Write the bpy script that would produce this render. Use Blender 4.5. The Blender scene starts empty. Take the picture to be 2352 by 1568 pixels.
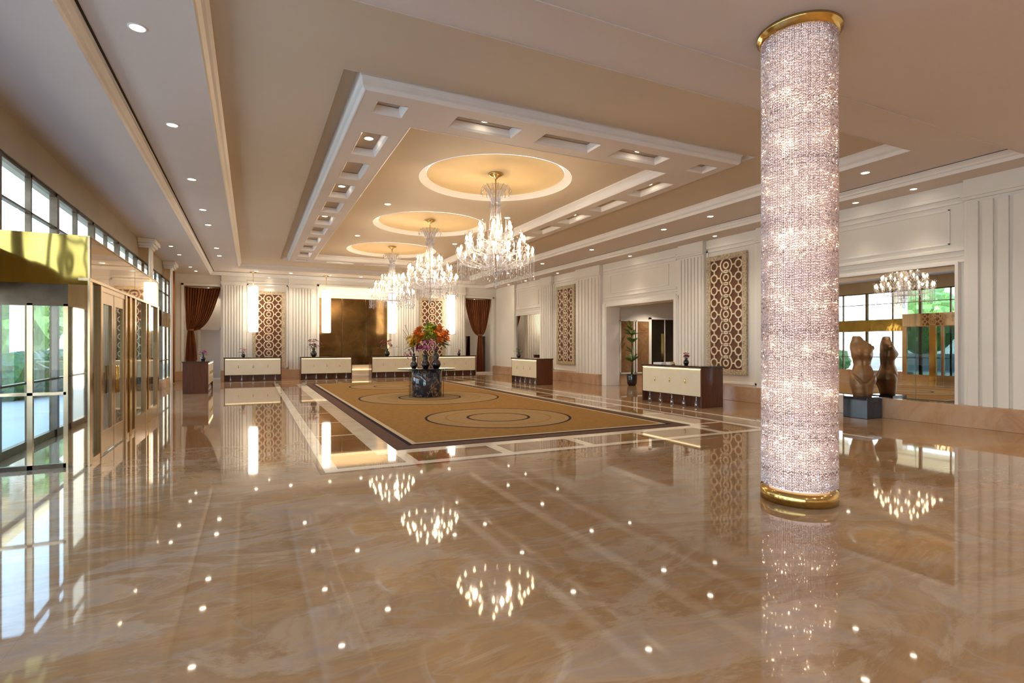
import bpy, bmesh, math, random
from mathutils import Vector, Matrix
random.seed(7)
PI = math.pi
sc = bpy.context.scene
col = sc.collection

# ---------------------------------------------------------------- camera
cam_d = bpy.data.cameras.new('camera'); cam = bpy.data.objects.new('camera', cam_d); col.objects.link(cam)
cam.location = (0, 0, 1.68)
cam.rotation_euler = (math.radians(90), 0, math.radians(-25.75))
cam_d.sensor_width = 36; cam_d.lens = 1240 / 2352 * 36
cam_d.shift_y = 9 / 2352; cam_d.clip_start = .05; cam_d.clip_end = 300
sc.camera = cam
# ---------------------------------------------------------------- world, view, light levels
sc.view_settings.view_transform = 'Standard'; sc.view_settings.look = 'None'
sc.view_settings.gamma = 1; sc.view_settings.use_curve_mapping = False
sc.view_settings.exposure = 0.84
sc.cycles.max_bounces = 8; sc.cycles.diffuse_bounces = 4; sc.cycles.glossy_bounces = 5
sc.cycles.transmission_bounces = 6; sc.cycles.transparent_max_bounces = 16
sc.cycles.caustics_reflective = False; sc.cycles.caustics_refractive = False
sc.cycles.sample_clamp_indirect = 4.0; sc.cycles.sample_clamp_direct = 0
try: sc.cycles.use_light_tree = True
except Exception: pass
try: sc.cycles.use_denoising = True
except Exception: pass
W = bpy.data.worlds.new('sky'); sc.world = W; W.use_nodes = True
wn = W.node_tree.nodes; wl = W.node_tree.links
bg = wn['Background']
tc = wn.new('ShaderNodeTexCoord'); sx = wn.new('ShaderNodeSeparateXYZ'); cr = wn.new('ShaderNodeValToRGB')
wl.new(tc.outputs['Generated'], sx.inputs[0]); wl.new(sx.outputs['Z'], cr.inputs[0])
cr.color_ramp.elements[0].color = (.86, .95, 1, 1); cr.color_ramp.elements[0].position = 0
cr.color_ramp.elements[1].color = (.26, .47, .9, 1); cr.color_ramp.elements[1].position = .55
wl.new(cr.outputs[0], bg.inputs[0]); bg.inputs[1].default_value = 4.2
sun_d = bpy.data.lights.new('sun', 'SUN'); sun_d.energy = 9; sun_d.angle = .01; sun_d.color = (1, .95, .86)
sun_o = bpy.data.objects.new('sun', sun_d); col.objects.link(sun_o); sun_o.rotation_euler = (math.radians(8), math.radians(38), 0)
def portal(x, y, z, rot, sx_, sy_):
    L = bpy.data.lights.new('daylight_portal', 'AREA'); L.shape = 'RECTANGLE'; L.size = sx_; L.size_y = sy_; L.cycles.is_portal = True
    o = bpy.data.objects.new('daylight_portal', L); col.objects.link(o); o.location = (x, y, z); o.rotation_euler = rot
portal(-3.6, 10, 2.25, (0, math.radians(-90), 0), 4.5, 36)
DL_POWER = 58       # each recessed downlight
CH_POWER = 30      # each of the three lamp clusters in a chandelier
PEND_EMIT = 3.6
BULB_EMIT = 12
WARM = (1, .78, .54); WARM2 = (1, .86, .68)

# ---------------------------------------------------------------- mesh helpers
class MB:
    def __init__(s): s.v = []; s.f = []; s.sm = []
    def add(s, vs, fs, smooth=False):
        n = len(s.v); s.v += [tuple(p) for p in vs]
        s.f += [tuple(i + n for i in f) for f in fs]; s.sm += [smooth] * len(fs); return s
    def box(s, x0, x1, y0, y1, z0, z1):
        v = [(x, y, z) for z in (z0, z1) for y in (y0, y1) for x in (x0, x1)]
        return s.add(v, [(0, 2, 3, 1), (4, 5, 7, 6), (0, 1, 5, 4), (2, 6, 7, 3), (0, 4, 6, 2), (1, 3, 7, 5)])
    def lathe(s, prof, c=(0, 0, 0), n=24, smooth=True, a0=0, a1=2 * PI, cap=False):
        full = abs(a1 - a0 - 2 * PI) < 1e-6; m = n if full else n + 1
        vs = []
        for r, z in prof:
            for k in range(m):
                a = a0 + (a1 - a0) * k / n
                vs.append((c[0] + r * math.cos(a), c[1] + r * math.sin(a), c[2] + z))
        fs = []
        for i in range(len(prof) - 1):
            for k in range(n):
                k2 = (k + 1) % m
                fs.append((i * m + k, i * m + k2, (i + 1) * m + k2, (i + 1) * m + k))
        if cap and full:
            fs.append(tuple(reversed(range(m)))); fs.append(tuple((len(prof) - 1) * m + k for k in range(m)))
        return s.add(vs, fs, smooth)
    def cyl(s, c, r, z0, z1, n=20, smooth=True):
        s.lathe([(r, z0), (r, z1)], c, n, smooth)
        v = [(c[0] + r * math.cos(2 * PI * k / n), c[1] + r * math.sin(2 * PI * k / n), c[2] + z) for z in (z0, z1) for k in range(n)]
        return s.add(v, [tuple(reversed(range(n))), tuple(range(n, 2 * n))])
    def tube(s, pts, r, n=8):
        pts = [Vector(p) for p in pts]; rs = r if isinstance(r, (list, tuple)) else [r] * len(pts)
        vs = []; up = Vector((0, 0, 1))
        for i, p in enumerate(pts):
            d = (pts[min(i + 1, len(pts) - 1)] - pts[max(i - 1, 0)]).normalized()
            a = d.cross(up)
            if a.length < 1e-3: a = d.cross(Vector((1, 0, 0)))
            a.normalize(); b = d.cross(a)
            for k in range(n):
                t = 2 * PI * k / n; vs.append(p + (a * math.cos(t) + b * math.sin(t)) * rs[i])
        fs = [(i * n + k, i * n + (k + 1) % n, (i + 1) * n + (k + 1) % n, (i + 1) * n + k) for i in range(len(pts) - 1) for k in range(n)]
        fs += [tuple(reversed(range(n))), tuple((len(pts) - 1) * n + k for k in range(n))]
        return s.add(vs, fs, True)
    def sweep_rect(s, x0, x1, y0, y1, prof, inward=True):
        """prof: (offset, z). offset is measured from the rectangle towards its inside."""
        g = 1 if inward else -1; vs = []
        for o, z in prof:
            o *= g; vs += [(x0 + o, y0 + o, z), (x1 - o, y0 + o, z), (x1 - o, y1 - o, z), (x0 + o, y1 - o, z)]
        fs = [(i * 4 + k, i * 4 + (k + 1) % 4, (i + 1) * 4 + (k + 1) % 4, (i + 1) * 4 + k) for i in range(len(prof) - 1) for k in range(4)]
        return s.add(vs, fs)
    def plate(s, x0, x1, y0, y1, z0, z1, holes):
        xs = sorted({x0, x1, *[h[0] for h in holes], *[h[1] for h in holes]}); ys = sorted({y0, y1, *[h[2] for h in holes], *[h[3] for h in holes]})
        xs = [x for x in xs if x0 <= x <= x1]; ys = [y for y in ys if y0 <= y <= y1]
        for j in range(len(ys) - 1):
            run = None
            for i in range(len(xs) - 1):
                cx = (xs[i] + xs[i + 1]) / 2; cy = (ys[j] + ys[j + 1]) / 2
                h = any(a < cx < b and c < cy < d for a, b, c, d in holes)
                if not h: run = [run[0], xs[i + 1]] if run else [xs[i], xs[i + 1]]
                if (h or i == len(xs) - 2) and run:
                    s.box(run[0], run[1], ys[j], ys[j + 1], z0, z1); run = None
        return s
    def build(s, name, mat, parent=None, loc=None, rz=0, bevel=0):
        me = bpy.data.meshes.new(name); me.from_pydata(s.v, [], s.f); me.update()
        me.polygons.foreach_set('use_smooth', s.sm)
        me.materials.append(mat)
        o = bpy.data.objects.new(name, me); col.objects.link(o)
        if parent: o.parent = parent
        if loc: o.location = loc
        if rz: o.rotation_euler.z = rz
        if bevel:
            b = o.modifiers.new('bevel', 'BEVEL'); b.width = bevel; b.segments = 2; b.limit_method = 'ANGLE'
        return o

def tag(o, label=None, cat=None, group=None, kind=None):
    if label: o['label'] = label
    if cat: o['category'] = cat
    if group: o['group'] = group
    if kind: o['kind'] = kind
    return o
def thing(name, label, cat, loc=(0, 0, 0), rz=0, group=None):
    o = bpy.data.objects.new(name, None); col.objects.link(o); o.empty_display_size = .1
    o.location = loc; o.rotation_euler.z = rz
    return tag(o, label, cat, group)
def struct(name, mb, mat, parent=None, bevel=0):
    o = mb.build(name, mat, parent, bevel=bevel)
    if not parent: o['kind'] = 'structure'
    return o
def sroot(name):
    o = bpy.data.objects.new(name, None); col.objects.link(o); o['kind'] = 'structure'; return o
def kids(o): return [c for c in bpy.data.objects if c.parent == o]
def copy_tree(o, parent=None):
    c = o.copy(); col.objects.link(c)
    if parent: c.parent = parent
    for ch in kids(o): copy_tree(ch, c)
    return c

# ---------------------------------------------------------------- materials
def mat(name, color, rough=.5, metal=0, emit=None, estr=0, spec=.5, ior=None, coat=0, trans=0):
    m = bpy.data.materials.new(name); m.use_nodes = True
    b = m.node_tree.nodes['Principled BSDF']
    b.inputs['Base Color'].default_value = (*color, 1); b.inputs['Roughness'].default_value = rough
    b.inputs['Metallic'].default_value = metal; b.inputs['Specular IOR Level'].default_value = spec
    if ior: b.inputs['IOR'].default_value = ior
    if coat: b.inputs['Coat Weight'].default_value = coat; b.inputs['Coat Roughness'].default_value = .05
    if trans: b.inputs['Transmission Weight'].default_value = trans
    if emit: b.inputs['Emission Color'].default_value = (*emit, 1); b.inputs['Emission Strength'].default_value = estr
    return m
def noise_col(m, stops, scale=2, detail=8, dist=0, rough=.55, stretch=(1, 1, 1), bump=0, bscale=None, kind='noise'):
    nt = m.node_tree; n = nt.nodes; l = nt.links; b = n['Principled BSDF']
    t = n.new('ShaderNodeTexCoord'); mp = n.new('ShaderNodeMapping'); mp.inputs['Scale'].default_value = stretch
    l.new(t.outputs['Object'], mp.inputs[0])
    x = n.new('ShaderNodeTexNoise'); x.inputs['Scale'].default_value = scale; x.inputs['Detail'].default_value = detail
    x.inputs['Roughness'].default_value = rough; x.inputs['Distortion'].default_value = dist
    l.new(mp.outputs[0], x.inputs['Vector'])
    r = n.new('ShaderNodeValToRGB'); e = r.color_ramp.elements
    while len(e) < len(stops): e.new(.5)
    for k, (p, c) in enumerate(stops): e[k].position = p; e[k].color = (*c, 1)
    l.new(x.outputs['Fac'], r.inputs[0]); l.new(r.outputs[0], b.inputs['Base Color'])
    if bump:
        y = n.new('ShaderNodeTexNoise'); y.inputs['Scale'].default_value = bscale or scale * 4; l.new(mp.outputs[0], y.inputs['Vector'])
        bp = n.new('ShaderNodeBump'); bp.inputs['Strength'].default_value = bump; bp.inputs['Distance'].default_value = .02
        l.new(y.outputs['Fac'], bp.inputs['Height']); l.new(bp.outputs[0], b.inputs['Normal'])
    return m, r, mp
def thin_glass(name, tint, rough=0.0, ior=1.5, gl=(1, 1, 1), extra=0.0):
    m = bpy.data.materials.new(name); m.use_nodes = True; n = m.node_tree.nodes; l = m.node_tree.links; n.clear()
    o = n.new('ShaderNodeOutputMaterial'); t = n.new('ShaderNodeBsdfTransparent'); g = n.new('ShaderNodeBsdfGlossy')
    mx = n.new('ShaderNodeMixShader'); f = n.new('ShaderNodeFresnel'); f.inputs['IOR'].default_value = ior
    t.inputs[0].default_value = (*tint, 1); g.inputs['Color'].default_value = (*gl, 1); g.inputs['Roughness'].default_value = rough
    a = n.new('ShaderNodeMath'); a.operation = 'ADD'; a.use_clamp = True; a.inputs[1].default_value = extra
    ge = n.new('ShaderNodeNewGeometry'); fr_ = n.new('ShaderNodeMath'); fr_.operation = 'SUBTRACT'; fr_.inputs[0].default_value = 1; l.new(ge.outputs['Backfacing'], fr_.inputs[1])
    mu_ = n.new('ShaderNodeMath'); mu_.operation = 'MULTIPLY'; l.new(f.outputs[0], a.inputs[0]); l.new(a.outputs[0], mu_.inputs[0]); l.new(fr_.outputs[0], mu_.inputs[1])
    l.new(mu_.outputs[0], mx.inputs[0]); l.new(t.outputs[0], mx.inputs[1]); l.new(g.outputs[0], mx.inputs[2]); l.new(mx.outputs[0], o.inputs[0])
    return m

# polished tan marble of the floor: warm clouds, grey drifting veins, very faint slab joints
def floor_marble(name, base, veins=True, joint=True, rough=.035):
    m = mat(name, (.5, .3, .15), rough, ior=1.6)
    n = m.node_tree.nodes; l = m.node_tree.links; b = n['Principled BSDF']
    m, r, mp = noise_col(m, base, .8, 13, 1.0, .68, (.8, 1.7, 1))
    x2 = n.new('ShaderNodeTexNoise'); x2.inputs['Scale'].default_value = 1.3; x2.inputs['Detail'].default_value = 9; x2.inputs['Distortion'].default_value = 1.3
    l.new(mp.outputs[0], x2.inputs['Vector'])
    sub = n.new('ShaderNodeMath'); sub.operation = 'SUBTRACT'; sub.inputs[1].default_value = .5; l.new(x2.outputs['Fac'], sub.inputs[0])
    ab = n.new('ShaderNodeMath'); ab.operation = 'ABSOLUTE'; l.new(sub.outputs[0], ab.inputs[0])
    vr = n.new('ShaderNodeMapRange'); vr.inputs['From Min'].default_value = 0; vr.inputs['From Max'].default_value = .035
    vr.inputs['To Min'].default_value = .2 if veins else .15; vr.inputs['To Max'].default_value = 0; l.new(ab.outputs[0], vr.inputs['Value'])
    mx = n.new('ShaderNodeMix'); mx.data_type = 'RGBA'; l.new(vr.outputs[0], mx.inputs['Factor']); l.new(r.outputs[0], mx.inputs[6])
    mx.inputs[7].default_value = (.42, .36, .31, 1)
    out = mx.outputs[2]
    if joint:
        br = n.new('ShaderNodeTexBrick'); br.offset = 0; br.squash = 1
        br.inputs['Scale'].default_value = 1; br.inputs['Brick Width'].default_value = 1.2; br.inputs['Row Height'].default_value = 1.2
        br.inputs['Mortar Size'].default_value = .003; br.inputs['Mortar Smooth'].default_value = .2
        br.inputs['Color1'].default_value = (1, 1, 1, 1); br.inputs['Color2'].default_value = (.88, .87, .86, 1); br.inputs['Mortar'].default_value = (.9, .88, .85, 1)
        t = [q for q in n if q.type == 'TEX_COORD'][0]; l.new(t.outputs['Object'], br.inputs['Vector'])
        mu = n.new('ShaderNodeMix'); mu.data_type = 'RGBA'; mu.blend_type = 'MULTIPLY'; mu.inputs['Factor'].default_value = 1
        l.new(out, mu.inputs[6]); l.new(br.outputs['Color'], mu.inputs[7]); out = mu.outputs[2]
    l.new(out, b.inputs['Base Color'])
    return m
M = {}
M['floor'] = floor_marble('tan_marble', [(.33, (.27, .14, .055)), (.43, (.35, .205, .095)), (.50, (.30, .18, .09)), (.56, (.39, .26, .15)), (.62, (.33, .235, .165)), (.72, (.40, .265, .15))])
M['panelstone'] = floor_marble('brown_marble', [(.3, (.15, .07, .025)), (.5, (.25, .13, .055)), (.7, (.32, .19, .09))], False, False)
M['basestone'] = floor_marble('rose_tan_marble', [(.3, (.42, .22, .12)), (.5, (.55, .34, .2)), (.7, (.6, .42, .3))], True, False, .08)
M['cream'] = noise_col(mat('cream_marble', (.75, .66, .5), .04, ior=1.6), [(.3, (.66, .55, .40)), (.6, (.78, .69, .55))], 2.5)[0]
M['darkstone'] = noise_col(mat('umber_marble', (.1, .05, .03), .04, ior=1.6), [(.35, (.12, .055, .03)), (.65, (.2, .1, .055))], 3)[0]
M['white'] = noise_col(mat('ivory_paint', (.8, .76, .7), .42), [(.3, (.80, .755, .69)), (.7, (.83, .785, .72))], 1.2)[0]
M['lowceil'] = noise_col(mat('blush_plaster', (.7, .6, .5), .7), [(.3, (.70, .615, .55)), (.7, (.73, .645, .58))], .7)[0]
M['tray'] = noise_col(mat('sand_plaster', (.6, .45, .3), .8), [(.3, (.62, .515, .385)), (.7, (.65, .54, .405))], .7)[0]
M['dome'] = noise_col(mat('gold_plaster', (.6, .42, .22), .6), [(.3, (.66, .49, .26)), (.7, (.69, .52, .28))], 1)[0]
M['trim'] = noise_col(mat('moulding_white', (.85, .82, .78), .4), [(.3, (.84, .80, .755)), (.7, (.87, .83, .785))], 2)[0]
M['slot'] = mat('slot_black', (.012, .009, .007), .8)
M['gold'] = noise_col(mat('polished_brass', (.75, .5, .15), .12, 1), [(.3, (.62, .40, .12)), (.7, (.78, .55, .2))], 1.2, bump=.12, bscale=2.2)[0]
M['goldmirror'] = noise_col(mat('bronze_mirror', (.8, .62, .36), .03, 1), [(.3, (.78, .62, .42)), (.7, (.84, .68, .47))], .8, bump=.03, bscale=1.2)[0]
M['foil'] = noise_col(mat('rippled_gold_foil', (.8, .55, .16), .07, 1), [(.3, (.30, .21, .05)), (.7, (.46, .33, .09))], 1, bump=.55, bscale=1.1, stretch=(1.6, 1.6, .6))[0]
M['bronze'] = noise_col(mat('dark_bronze_metal', (.18, .13, .08), .3, .8), [(.3, (.07, .05, .03)), (.7, (.13, .095, .06))], 4)[0]
M['palegold'] = noise_col(mat('champagne_metal', (.7, .55, .36), .16, .95), [(.3, (.60, .43, .24)), (.7, (.68, .51, .31))], 2)[0]
M['mirror'] = mat('mirror_silver', (.86, .84, .8), .0, 1)
M['glass'] = thin_glass('clear_glass', (.93, .97, .96))
M['tealglass'] = thin_glass('teal_smoked_glass', (.26, .33, .33), ior=1.7)
M['crystal'] = thin_glass('crystal', (.88, .89, .93), .04, 1.7, (1, .98, .98), .22)
_n = M['crystal'].node_tree.nodes; _l = M['crystal'].node_tree.links; _o = [q for q in _n if q.type == 'OUTPUT_MATERIAL'][0]; _m = [q for q in _n if q.type == 'MIX_SHADER'][0]
_d = _n.new('ShaderNodeBsdfTranslucent'); _d.inputs[0].default_value = (.95, .95, 1, 1); _x = _n.new('ShaderNodeMixShader'); _x.inputs[0].default_value = .14
_l.new(_m.outputs[0], _x.inputs[1]); _l.new(_d.outputs[0], _x.inputs[2]); _l.new(_x.outputs[0], _o.inputs[0])
M['shade'] = thin_glass('etched_shade_glass', (.95, .9, .84), .08, 1.5, (1, .93, .85), .12)
M['bulb'] = mat('bulb', (1, .9, .7), .5, emit=(1, .80, .50), estr=BULB_EMIT)
M['lamp'] = mat('downlight_lens', (1, .95, .85), .4, emit=(1, .86, .66), estr=14)
M['wood'] = noise_col(mat('red_brown_veneer', (.14, .05, .02), .16, ior=1.45, coat=.15), [(.3, (.065, .019, .008)), (.5, (.11, .034, .013)), (.7, (.07, .022, .01))], 2, 8, .8, .6, (6, 6, .6))[0]
M['darktop'] = noise_col(mat('black_brown_counter', (.04, .02, .012), .1, coat=.5), [(.3, (.035, .02, .013)), (.7, (.07, .038, .022))], 3)[0]
M['leather'] = noise_col(mat('cream_leather', (.75, .68, .52), .28), [(.3, (.74, .66, .50)), (.7, (.78, .71, .55))], 3)[0]
M['curtain'] = noise_col(mat('rust_velvet', (.22, .06, .015), .75), [(.3, (.17, .045, .012)), (.55, (.25, .075, .02)), (.75, (.32, .11, .03))], 3, 6, .4, .6, (5, 5, .6))[0]
M['carpet'] = noise_col(mat('gold_wool_carpet', (.3, .18, .06), .95, spec=.1), [(.3, (.215, .112, .030)), (.7, (.27, .148, .043))], 9, 6)[0]
M['carpetlight'] = noise_col(mat('wheat_wool_carpet', (.4, .27, .12), .95, spec=.1), [(.3, (.245, .155, .066)), (.7, (.30, .195, .088))], 14, 6)[0]
M['carpetbrown'] = noise_col(mat('plum_brown_wool', (.1, .05, .03), .95, spec=.1), [(.3, (.09, .048, .034)), (.7, (.125, .07, .05))], 12)[0]
M['carpetblack'] = mat('black_wool', (.02, .014, .018), .95, spec=.1)
M['carpetcream'] = mat('pale_wool', (.46, .36, .23), .95, spec=.1)
M['latticebg'] = noise_col(mat('chocolate_backing', (.1, .03, .01), .5), [(.3, (.10, .032, .011)), (.7, (.15, .05, .018))], 3)[0]
M['lattice'] = noise_col(mat('champagne_lattice', (.75, .6, .42), .35), [(.3, (.70, .55, .38)), (.7, (.80, .66, .48))], 6)[0]
mm = mat('mosaic_gold', (.5, .4, .25), .35); mn = mm.node_tree.nodes; ml = mm.node_tree.links
vo = mn.new('ShaderNodeTexVoronoi'); vo.inputs['Scale'].default_value = 34; rr = mn.new('ShaderNodeValToRGB'); tt = mn.new('ShaderNodeTexCoord')
ml.new(tt.outputs['Object'], vo.inputs['Vector']); ml.new(vo.outputs['Color'], rr.inputs[0]); ml.new(rr.outputs[0], mn['Principled BSDF'].inputs['Base Color'])
rr.color_ramp.elements[0].color = (.2, .13, .06, 1); rr.color_ramp.elements[1].color = (.72, .6, .42, 1); M['mosaic'] = mm
M['nichewall'] = noise_col(mat('bronze_panel', (.16, .09, .025), .16, .75), [(.3, (.09, .045, .012)), (.55, (.17, .095, .03)), (.75, (.25, .15, .05))], 1.3, 8, .6, bump=.25, bscale=1.5)[0]
M['cove'] = mat('cove_lamp', (1, .8, .5), .5, emit=(1, .70, .34), estr=2.2)
M['pendant'] = noise_col(mat('pendant_crystal_lit', (1, .95, .85), .3, emit=(1, .87, .66), estr=PEND_EMIT), [(.3, (.9, .85, .75)), (.7, (1, .95, .85))], 20)[0]
M['underglow'] = mat('counter_led', (1, .85, .6), .5, emit=(1, .78, .45), estr=1.6)
M['blackgloss'] = mat('black_ceramic', (.012, .009, .012), .08, coat=.6)
M['blackstone'] = noise_col(mat('black_slate_block', (.05, .055, .08), .05, spec=.35), [(.3, (.015, .015, .02)), (.7, (.035, .035, .045))], 1.4)[0]
M['tablestone'] = noise_col(mat('portoro_marble', (.03, .03, .04), .08, ior=1.6, coat=.4), [(.40, (.014, .018, .030)), (.53, (.03, .042, .07)), (.56, (.42, .26, .15)), (.585, (.03, .025, .03)), (.75, (.09, .045, .03))], 2.6, 7, 1.8)[0]
M['tableglass'] = thin_glass('smoked_table_glass', (.35, .42, .46), ior=1.4)
M['sculpt'] = noise_col(mat('honey_bronze', (.3, .17, .08), .38, .35), [(.3, (.20, .10, .04)), (.6, (.31, .17, .075)), (.8, (.37, .22, .11))], 3, 7)[0]
M['leaf'] = noise_col(mat('leaf_green', (.05, .14, .02), .5), [(.3, (.03, .09, .015)), (.7, (.10, .22, .035))], 9)[0]
M['lime'] = mat('lime_bloom', (.42, .50, .05), .55)
M['orange'] = noise_col(mat('orange_petals', (.8, .25, .02), .55), [(.3, (.72, .15, .012)), (.7, (.9, .36, .05))], 12)[0]
M['yellow'] = mat('yellow_petals', (.8, .5, .04), .55)
M['purple'] = noise_col(mat('magenta_petals', (.5, .06, .3), .55), [(.3, (.40, .05, .24)), (.7, (.68, .22, .5))], 14)[0]
M['darkred'] = mat('wine_petals', (.28, .01, .06), .55)
M['pink'] = mat('pink_petals', (.75, .2, .3), .55)
M['stem'] = mat('green_stem', (.06, .12, .03), .6)
M['doorwhite'] = mat('door_white', (.78, .77, .8), .4)
M['darkdoor'] = noise_col(mat('smoked_mirror_door', (.07, .06, .05), .05, .9), [(.3, (.06, .05, .04)), (.7, (.11, .09, .07))], 1)[0]
M['pillar_core'] = mat('added_glow_core', (.85, .70, .68), .5, emit=(1, .78, .70), estr=.40)  # even glow added to brighten the column from inside

def lamp_obj(kind, name, loc, energy, color, parent=None, size=.05, spot=None, blend=.6, rot=None):
    L = bpy.data.lights.new(name, kind); L.energy = energy; L.color = color
    if kind != 'AREA': L.shadow_soft_size = size
    if kind == 'SPOT': L.spot_size = spot; L.spot_blend = blend
    o = bpy.data.objects.new(name, L); col.objects.link(o); o.location = loc
    if rot: o.rotation_euler = rot
    if parent: o.parent = parent
    return o

# ---------------------------------------------------------------- levels (metres above floor)
ZL, ZB, ZT, ZR, ZF, ZI = 5.09, 5.26, 5.48, 5.64, 5.34, 5.55
XW, XL, YB, YN = 13.4, -3.24, 30.0, -9.0
CX, CYC = 5.17, 16.8
R1 = (-1.775, 12.55, 4.69, 29.7); R2 = (-.55, 10.9, 5.75, 28.0); R3 = (1.14, 9.15, 7.68, 25.9)
FO = (1.455, 8.89, 7.86, 25.4); FI = (2.41, 7.93, 8.92, 24.35)

# ---------------------------------------------------------------- floor
f = MB().box(XL - .3, 21, YN, 31.2, -.2, 0)
floor = struct('floor', f, M['floor'])
IN = (.805, 9.5, 7.40, 26.1)
e = [0, .07, .25, .93, 1.29]
def ring(mb, a, b, z=.0015):
    x0, x1, y0, y1 = IN
    return mb.plate(x0 + a, x1 - a, y0 + a, y1 - a, -.01, z, [(x0 + b, x1 - b, y0 + b, y1 - b)])
ring(MB(), e[0], e[1]).build('dark_inlay_line', M['darkstone'], floor)
cm = MB(); ring(cm, e[1], e[2]); ring(cm, e[3], e[4])
pm = MB(); ring(pm, e[2], e[3], .0008)
x0, x1, y0, y1 = IN
nx = 4; px0, px1 = x0 + e[4], x1 - e[4]
for k in range(nx + 1):
    X = px0 + (px1 - px0) * k / nx
    for a, b in ((y0 + e[2], y0 + e[3]), (y1 - e[3], y1 - e[2])): cm.box(X - .09, X + .09, a, b, -.01, .0015)
ny = 9; py0, py1 = y0 + e[4], y1 - e[4]
for k in range(ny + 1):
    Y = py0 + (py1 - py0) * k / ny
    for a, b in ((x0 + e[2], x0 + e[3]), (x1 - e[3], x1 - e[2])): cm.box(a, b, Y - .04, Y + .04, -.01, .0015)
cm.build('cream_inlay_band', M['cream'], floor); pm.build('brown_inlay_panel', M['panelstone'], floor)
# long cream guide lines either side of the inlay
gm = MB()
for X in (10.15,): gm.box(X - .06, X + .06, 6.0, 27.5, -.01, .0012)
gm.box(-1.2, 12.6, 27.3, 27.42, -.01, .0012)
gm.build('cream_guide_line', M['cream'], floor)

# ---------------------------------------------------------------- ceiling
c = MB(); c.plate(XL - .6, XW + .6, YN, YB + 1.2, ZL, 6.0, [R1]); ceiling = struct('ceiling', c, M['lowceil'])
b = MB(); b.plate(R1[0], R1[1], R1[2], R1[3], ZB, 6.0, [R2]); b.build('soffit_band', M['lowceil'], ceiling)
t = MB(); t.plate(R2[0], R2[1], R2[2], R2[3], ZT, 6.0, [R3]); t.build('tray', M['tray'], ceiling)
r = MB(); r.plate(R3[0], R3[1], R3[2], R3[3], ZR, 6.0, [FI]); r.build('shadow_gap', M['tray'], ceiling)
# inner field with three round domes
DOMES = [(CX, 11.6), (CX, CYC), (CX, 22.0)]; RD = 1.78
inn = MB(); SQ = 2.0
inn.plate(FI[0], FI[1], FI[2], FI[3], ZI, ZI + .02, [(cx - SQ, cx + SQ, cy - SQ, cy + SQ) for cx, cy in DOMES])
NS = 64
for cx, cy in DOMES:
    vs = []
    for k in range(NS):
        a = 2 * PI * k / NS; ca, sa = math.cos(a), math.sin(a); q = SQ / max(abs(ca), abs(sa))
        vs += [(cx + RD * ca, cy + RD * sa, ZI), (cx + q * ca, cy + q * sa, ZI)]
    inn.add(vs, [(2 * k, 2 * ((k + 1) % NS), 2 * ((k + 1) % NS) + 1, 2 * k + 1) for k in range(NS)])
inn.build('inner_field', M['tray'], ceiling)
dm = MB(); rg = MB()
for cx, cy in DOMES:
    dm.lathe([(RD - .17, ZI + .10), (RD - .2, ZI + .13), (RD * .6, ZI + .155), (.001, ZI + .165)], (cx, cy, 0), 64)
    rg.lathe([(RD, ZI - .004), (RD - .015, ZI + .03), (RD - .06, ZI + .035), (RD - .075, ZI + .065), (RD - .12, ZI + .075), (RD - .17, ZI + .11)], (cx, cy, 0), 64)
dm.build('dome', M['dome'], ceiling); rg.build('dome_ring', M['trim'], ceiling)
# frame with sunk coffers
holes = []; lamps_f = []
cw = .46
xc0, xc1, yc0, yc1 = (FO[0] + FI[0]) / 2, (FO[1] + FI[1]) / 2, (FO[2] + FI[2]) / 2, (FO[3] + FI[3]) / 2
for X in (xc0, xc1):
    for Y in (yc0, yc1): holes.append((X - .24, X + .24, Y - .22, Y + .22))
for k in range(1, 4):
    X = xc0 + (xc1 - xc0) * k / 4
    for Y in (yc0, yc1):
        holes.append((X - .58, X + .58, Y - cw / 2, Y + cw / 2))
        if k != 2: lamps_f.append((X, Y))
for k in range(1, 10):
    Y = yc0 + (yc1 - yc0) * k / 10
    for X in (xc0, xc1):
        holes.append((X - cw / 2, X + cw / 2, Y - .58, Y + .58))
        if k % 2: lamps_f.append((X, Y))
fr = MB(); fr.plate(FO[0], FO[1], FO[2], FO[3], ZF, ZF + .13, [FI] + holes)
fr.build('coffer_frame', M['lowceil'], ceiling)
ct = MB(); ct.plate(FO[0], FO[1], FO[2], FO[3], ZF + .131, ZF + .16, [FI]); ct.build('coffer_top', M['tray'], ceiling)
cl = MB()
for h in holes:
    cl.sweep_rect(h[0], h[1], h[2], h[3], [(0, ZF - .004), (.03, ZF + .03), (.06, ZF + .12)])
cl.build('coffer_moulding', M['trim'], ceiling)
fm = MB()
fm.sweep_rect(*FO[:2], FO[2], FO[3], [(0.02, ZF - .004), (0, ZF), (-.02, ZF + .03), (-.03, ZF + .05), (-.03, ZF + .09), (-.04, ZF + .14), (-.06, ZF + .18), (-.06, ZF + .24), (-.07, ZR)])
fm.sweep_rect(FI[0], FI[1], FI[2], FI[3], [(-.02, ZF - .004), (0, ZF), (.02, ZF + .03), (.03, ZF + .12), (.07, ZF + .16), (.12, ZF + .19), (.12, ZI)])
fm.build('frame_moulding', M['trim'], ceiling)
tm = MB()
tm.sweep_rect(*R2[:2], R2[2], R2[3], [(0, ZB - .01), (.015, ZB + .06), (.06, ZB + .10), (.09, ZB + .17), (.13, ZT)])
tm.sweep_rect(*R3[:2], R3[2], R3[3], [(.0, ZT - .004), (.01, ZT + .1), (.05, ZR)])
struct('trim_tray', tm, M['trim'])
cn = MB()
cn.sweep_rect(*R1[:2], R1[2], R1[3], [(0, ZL - .012), (.015, ZL + .05), (.05, ZL + .07), (.055, ZL + .10), (.10, ZL + .14), (.12, ZL + .19), (.12, ZB - .035), (.07, ZB - .035)])
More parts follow.
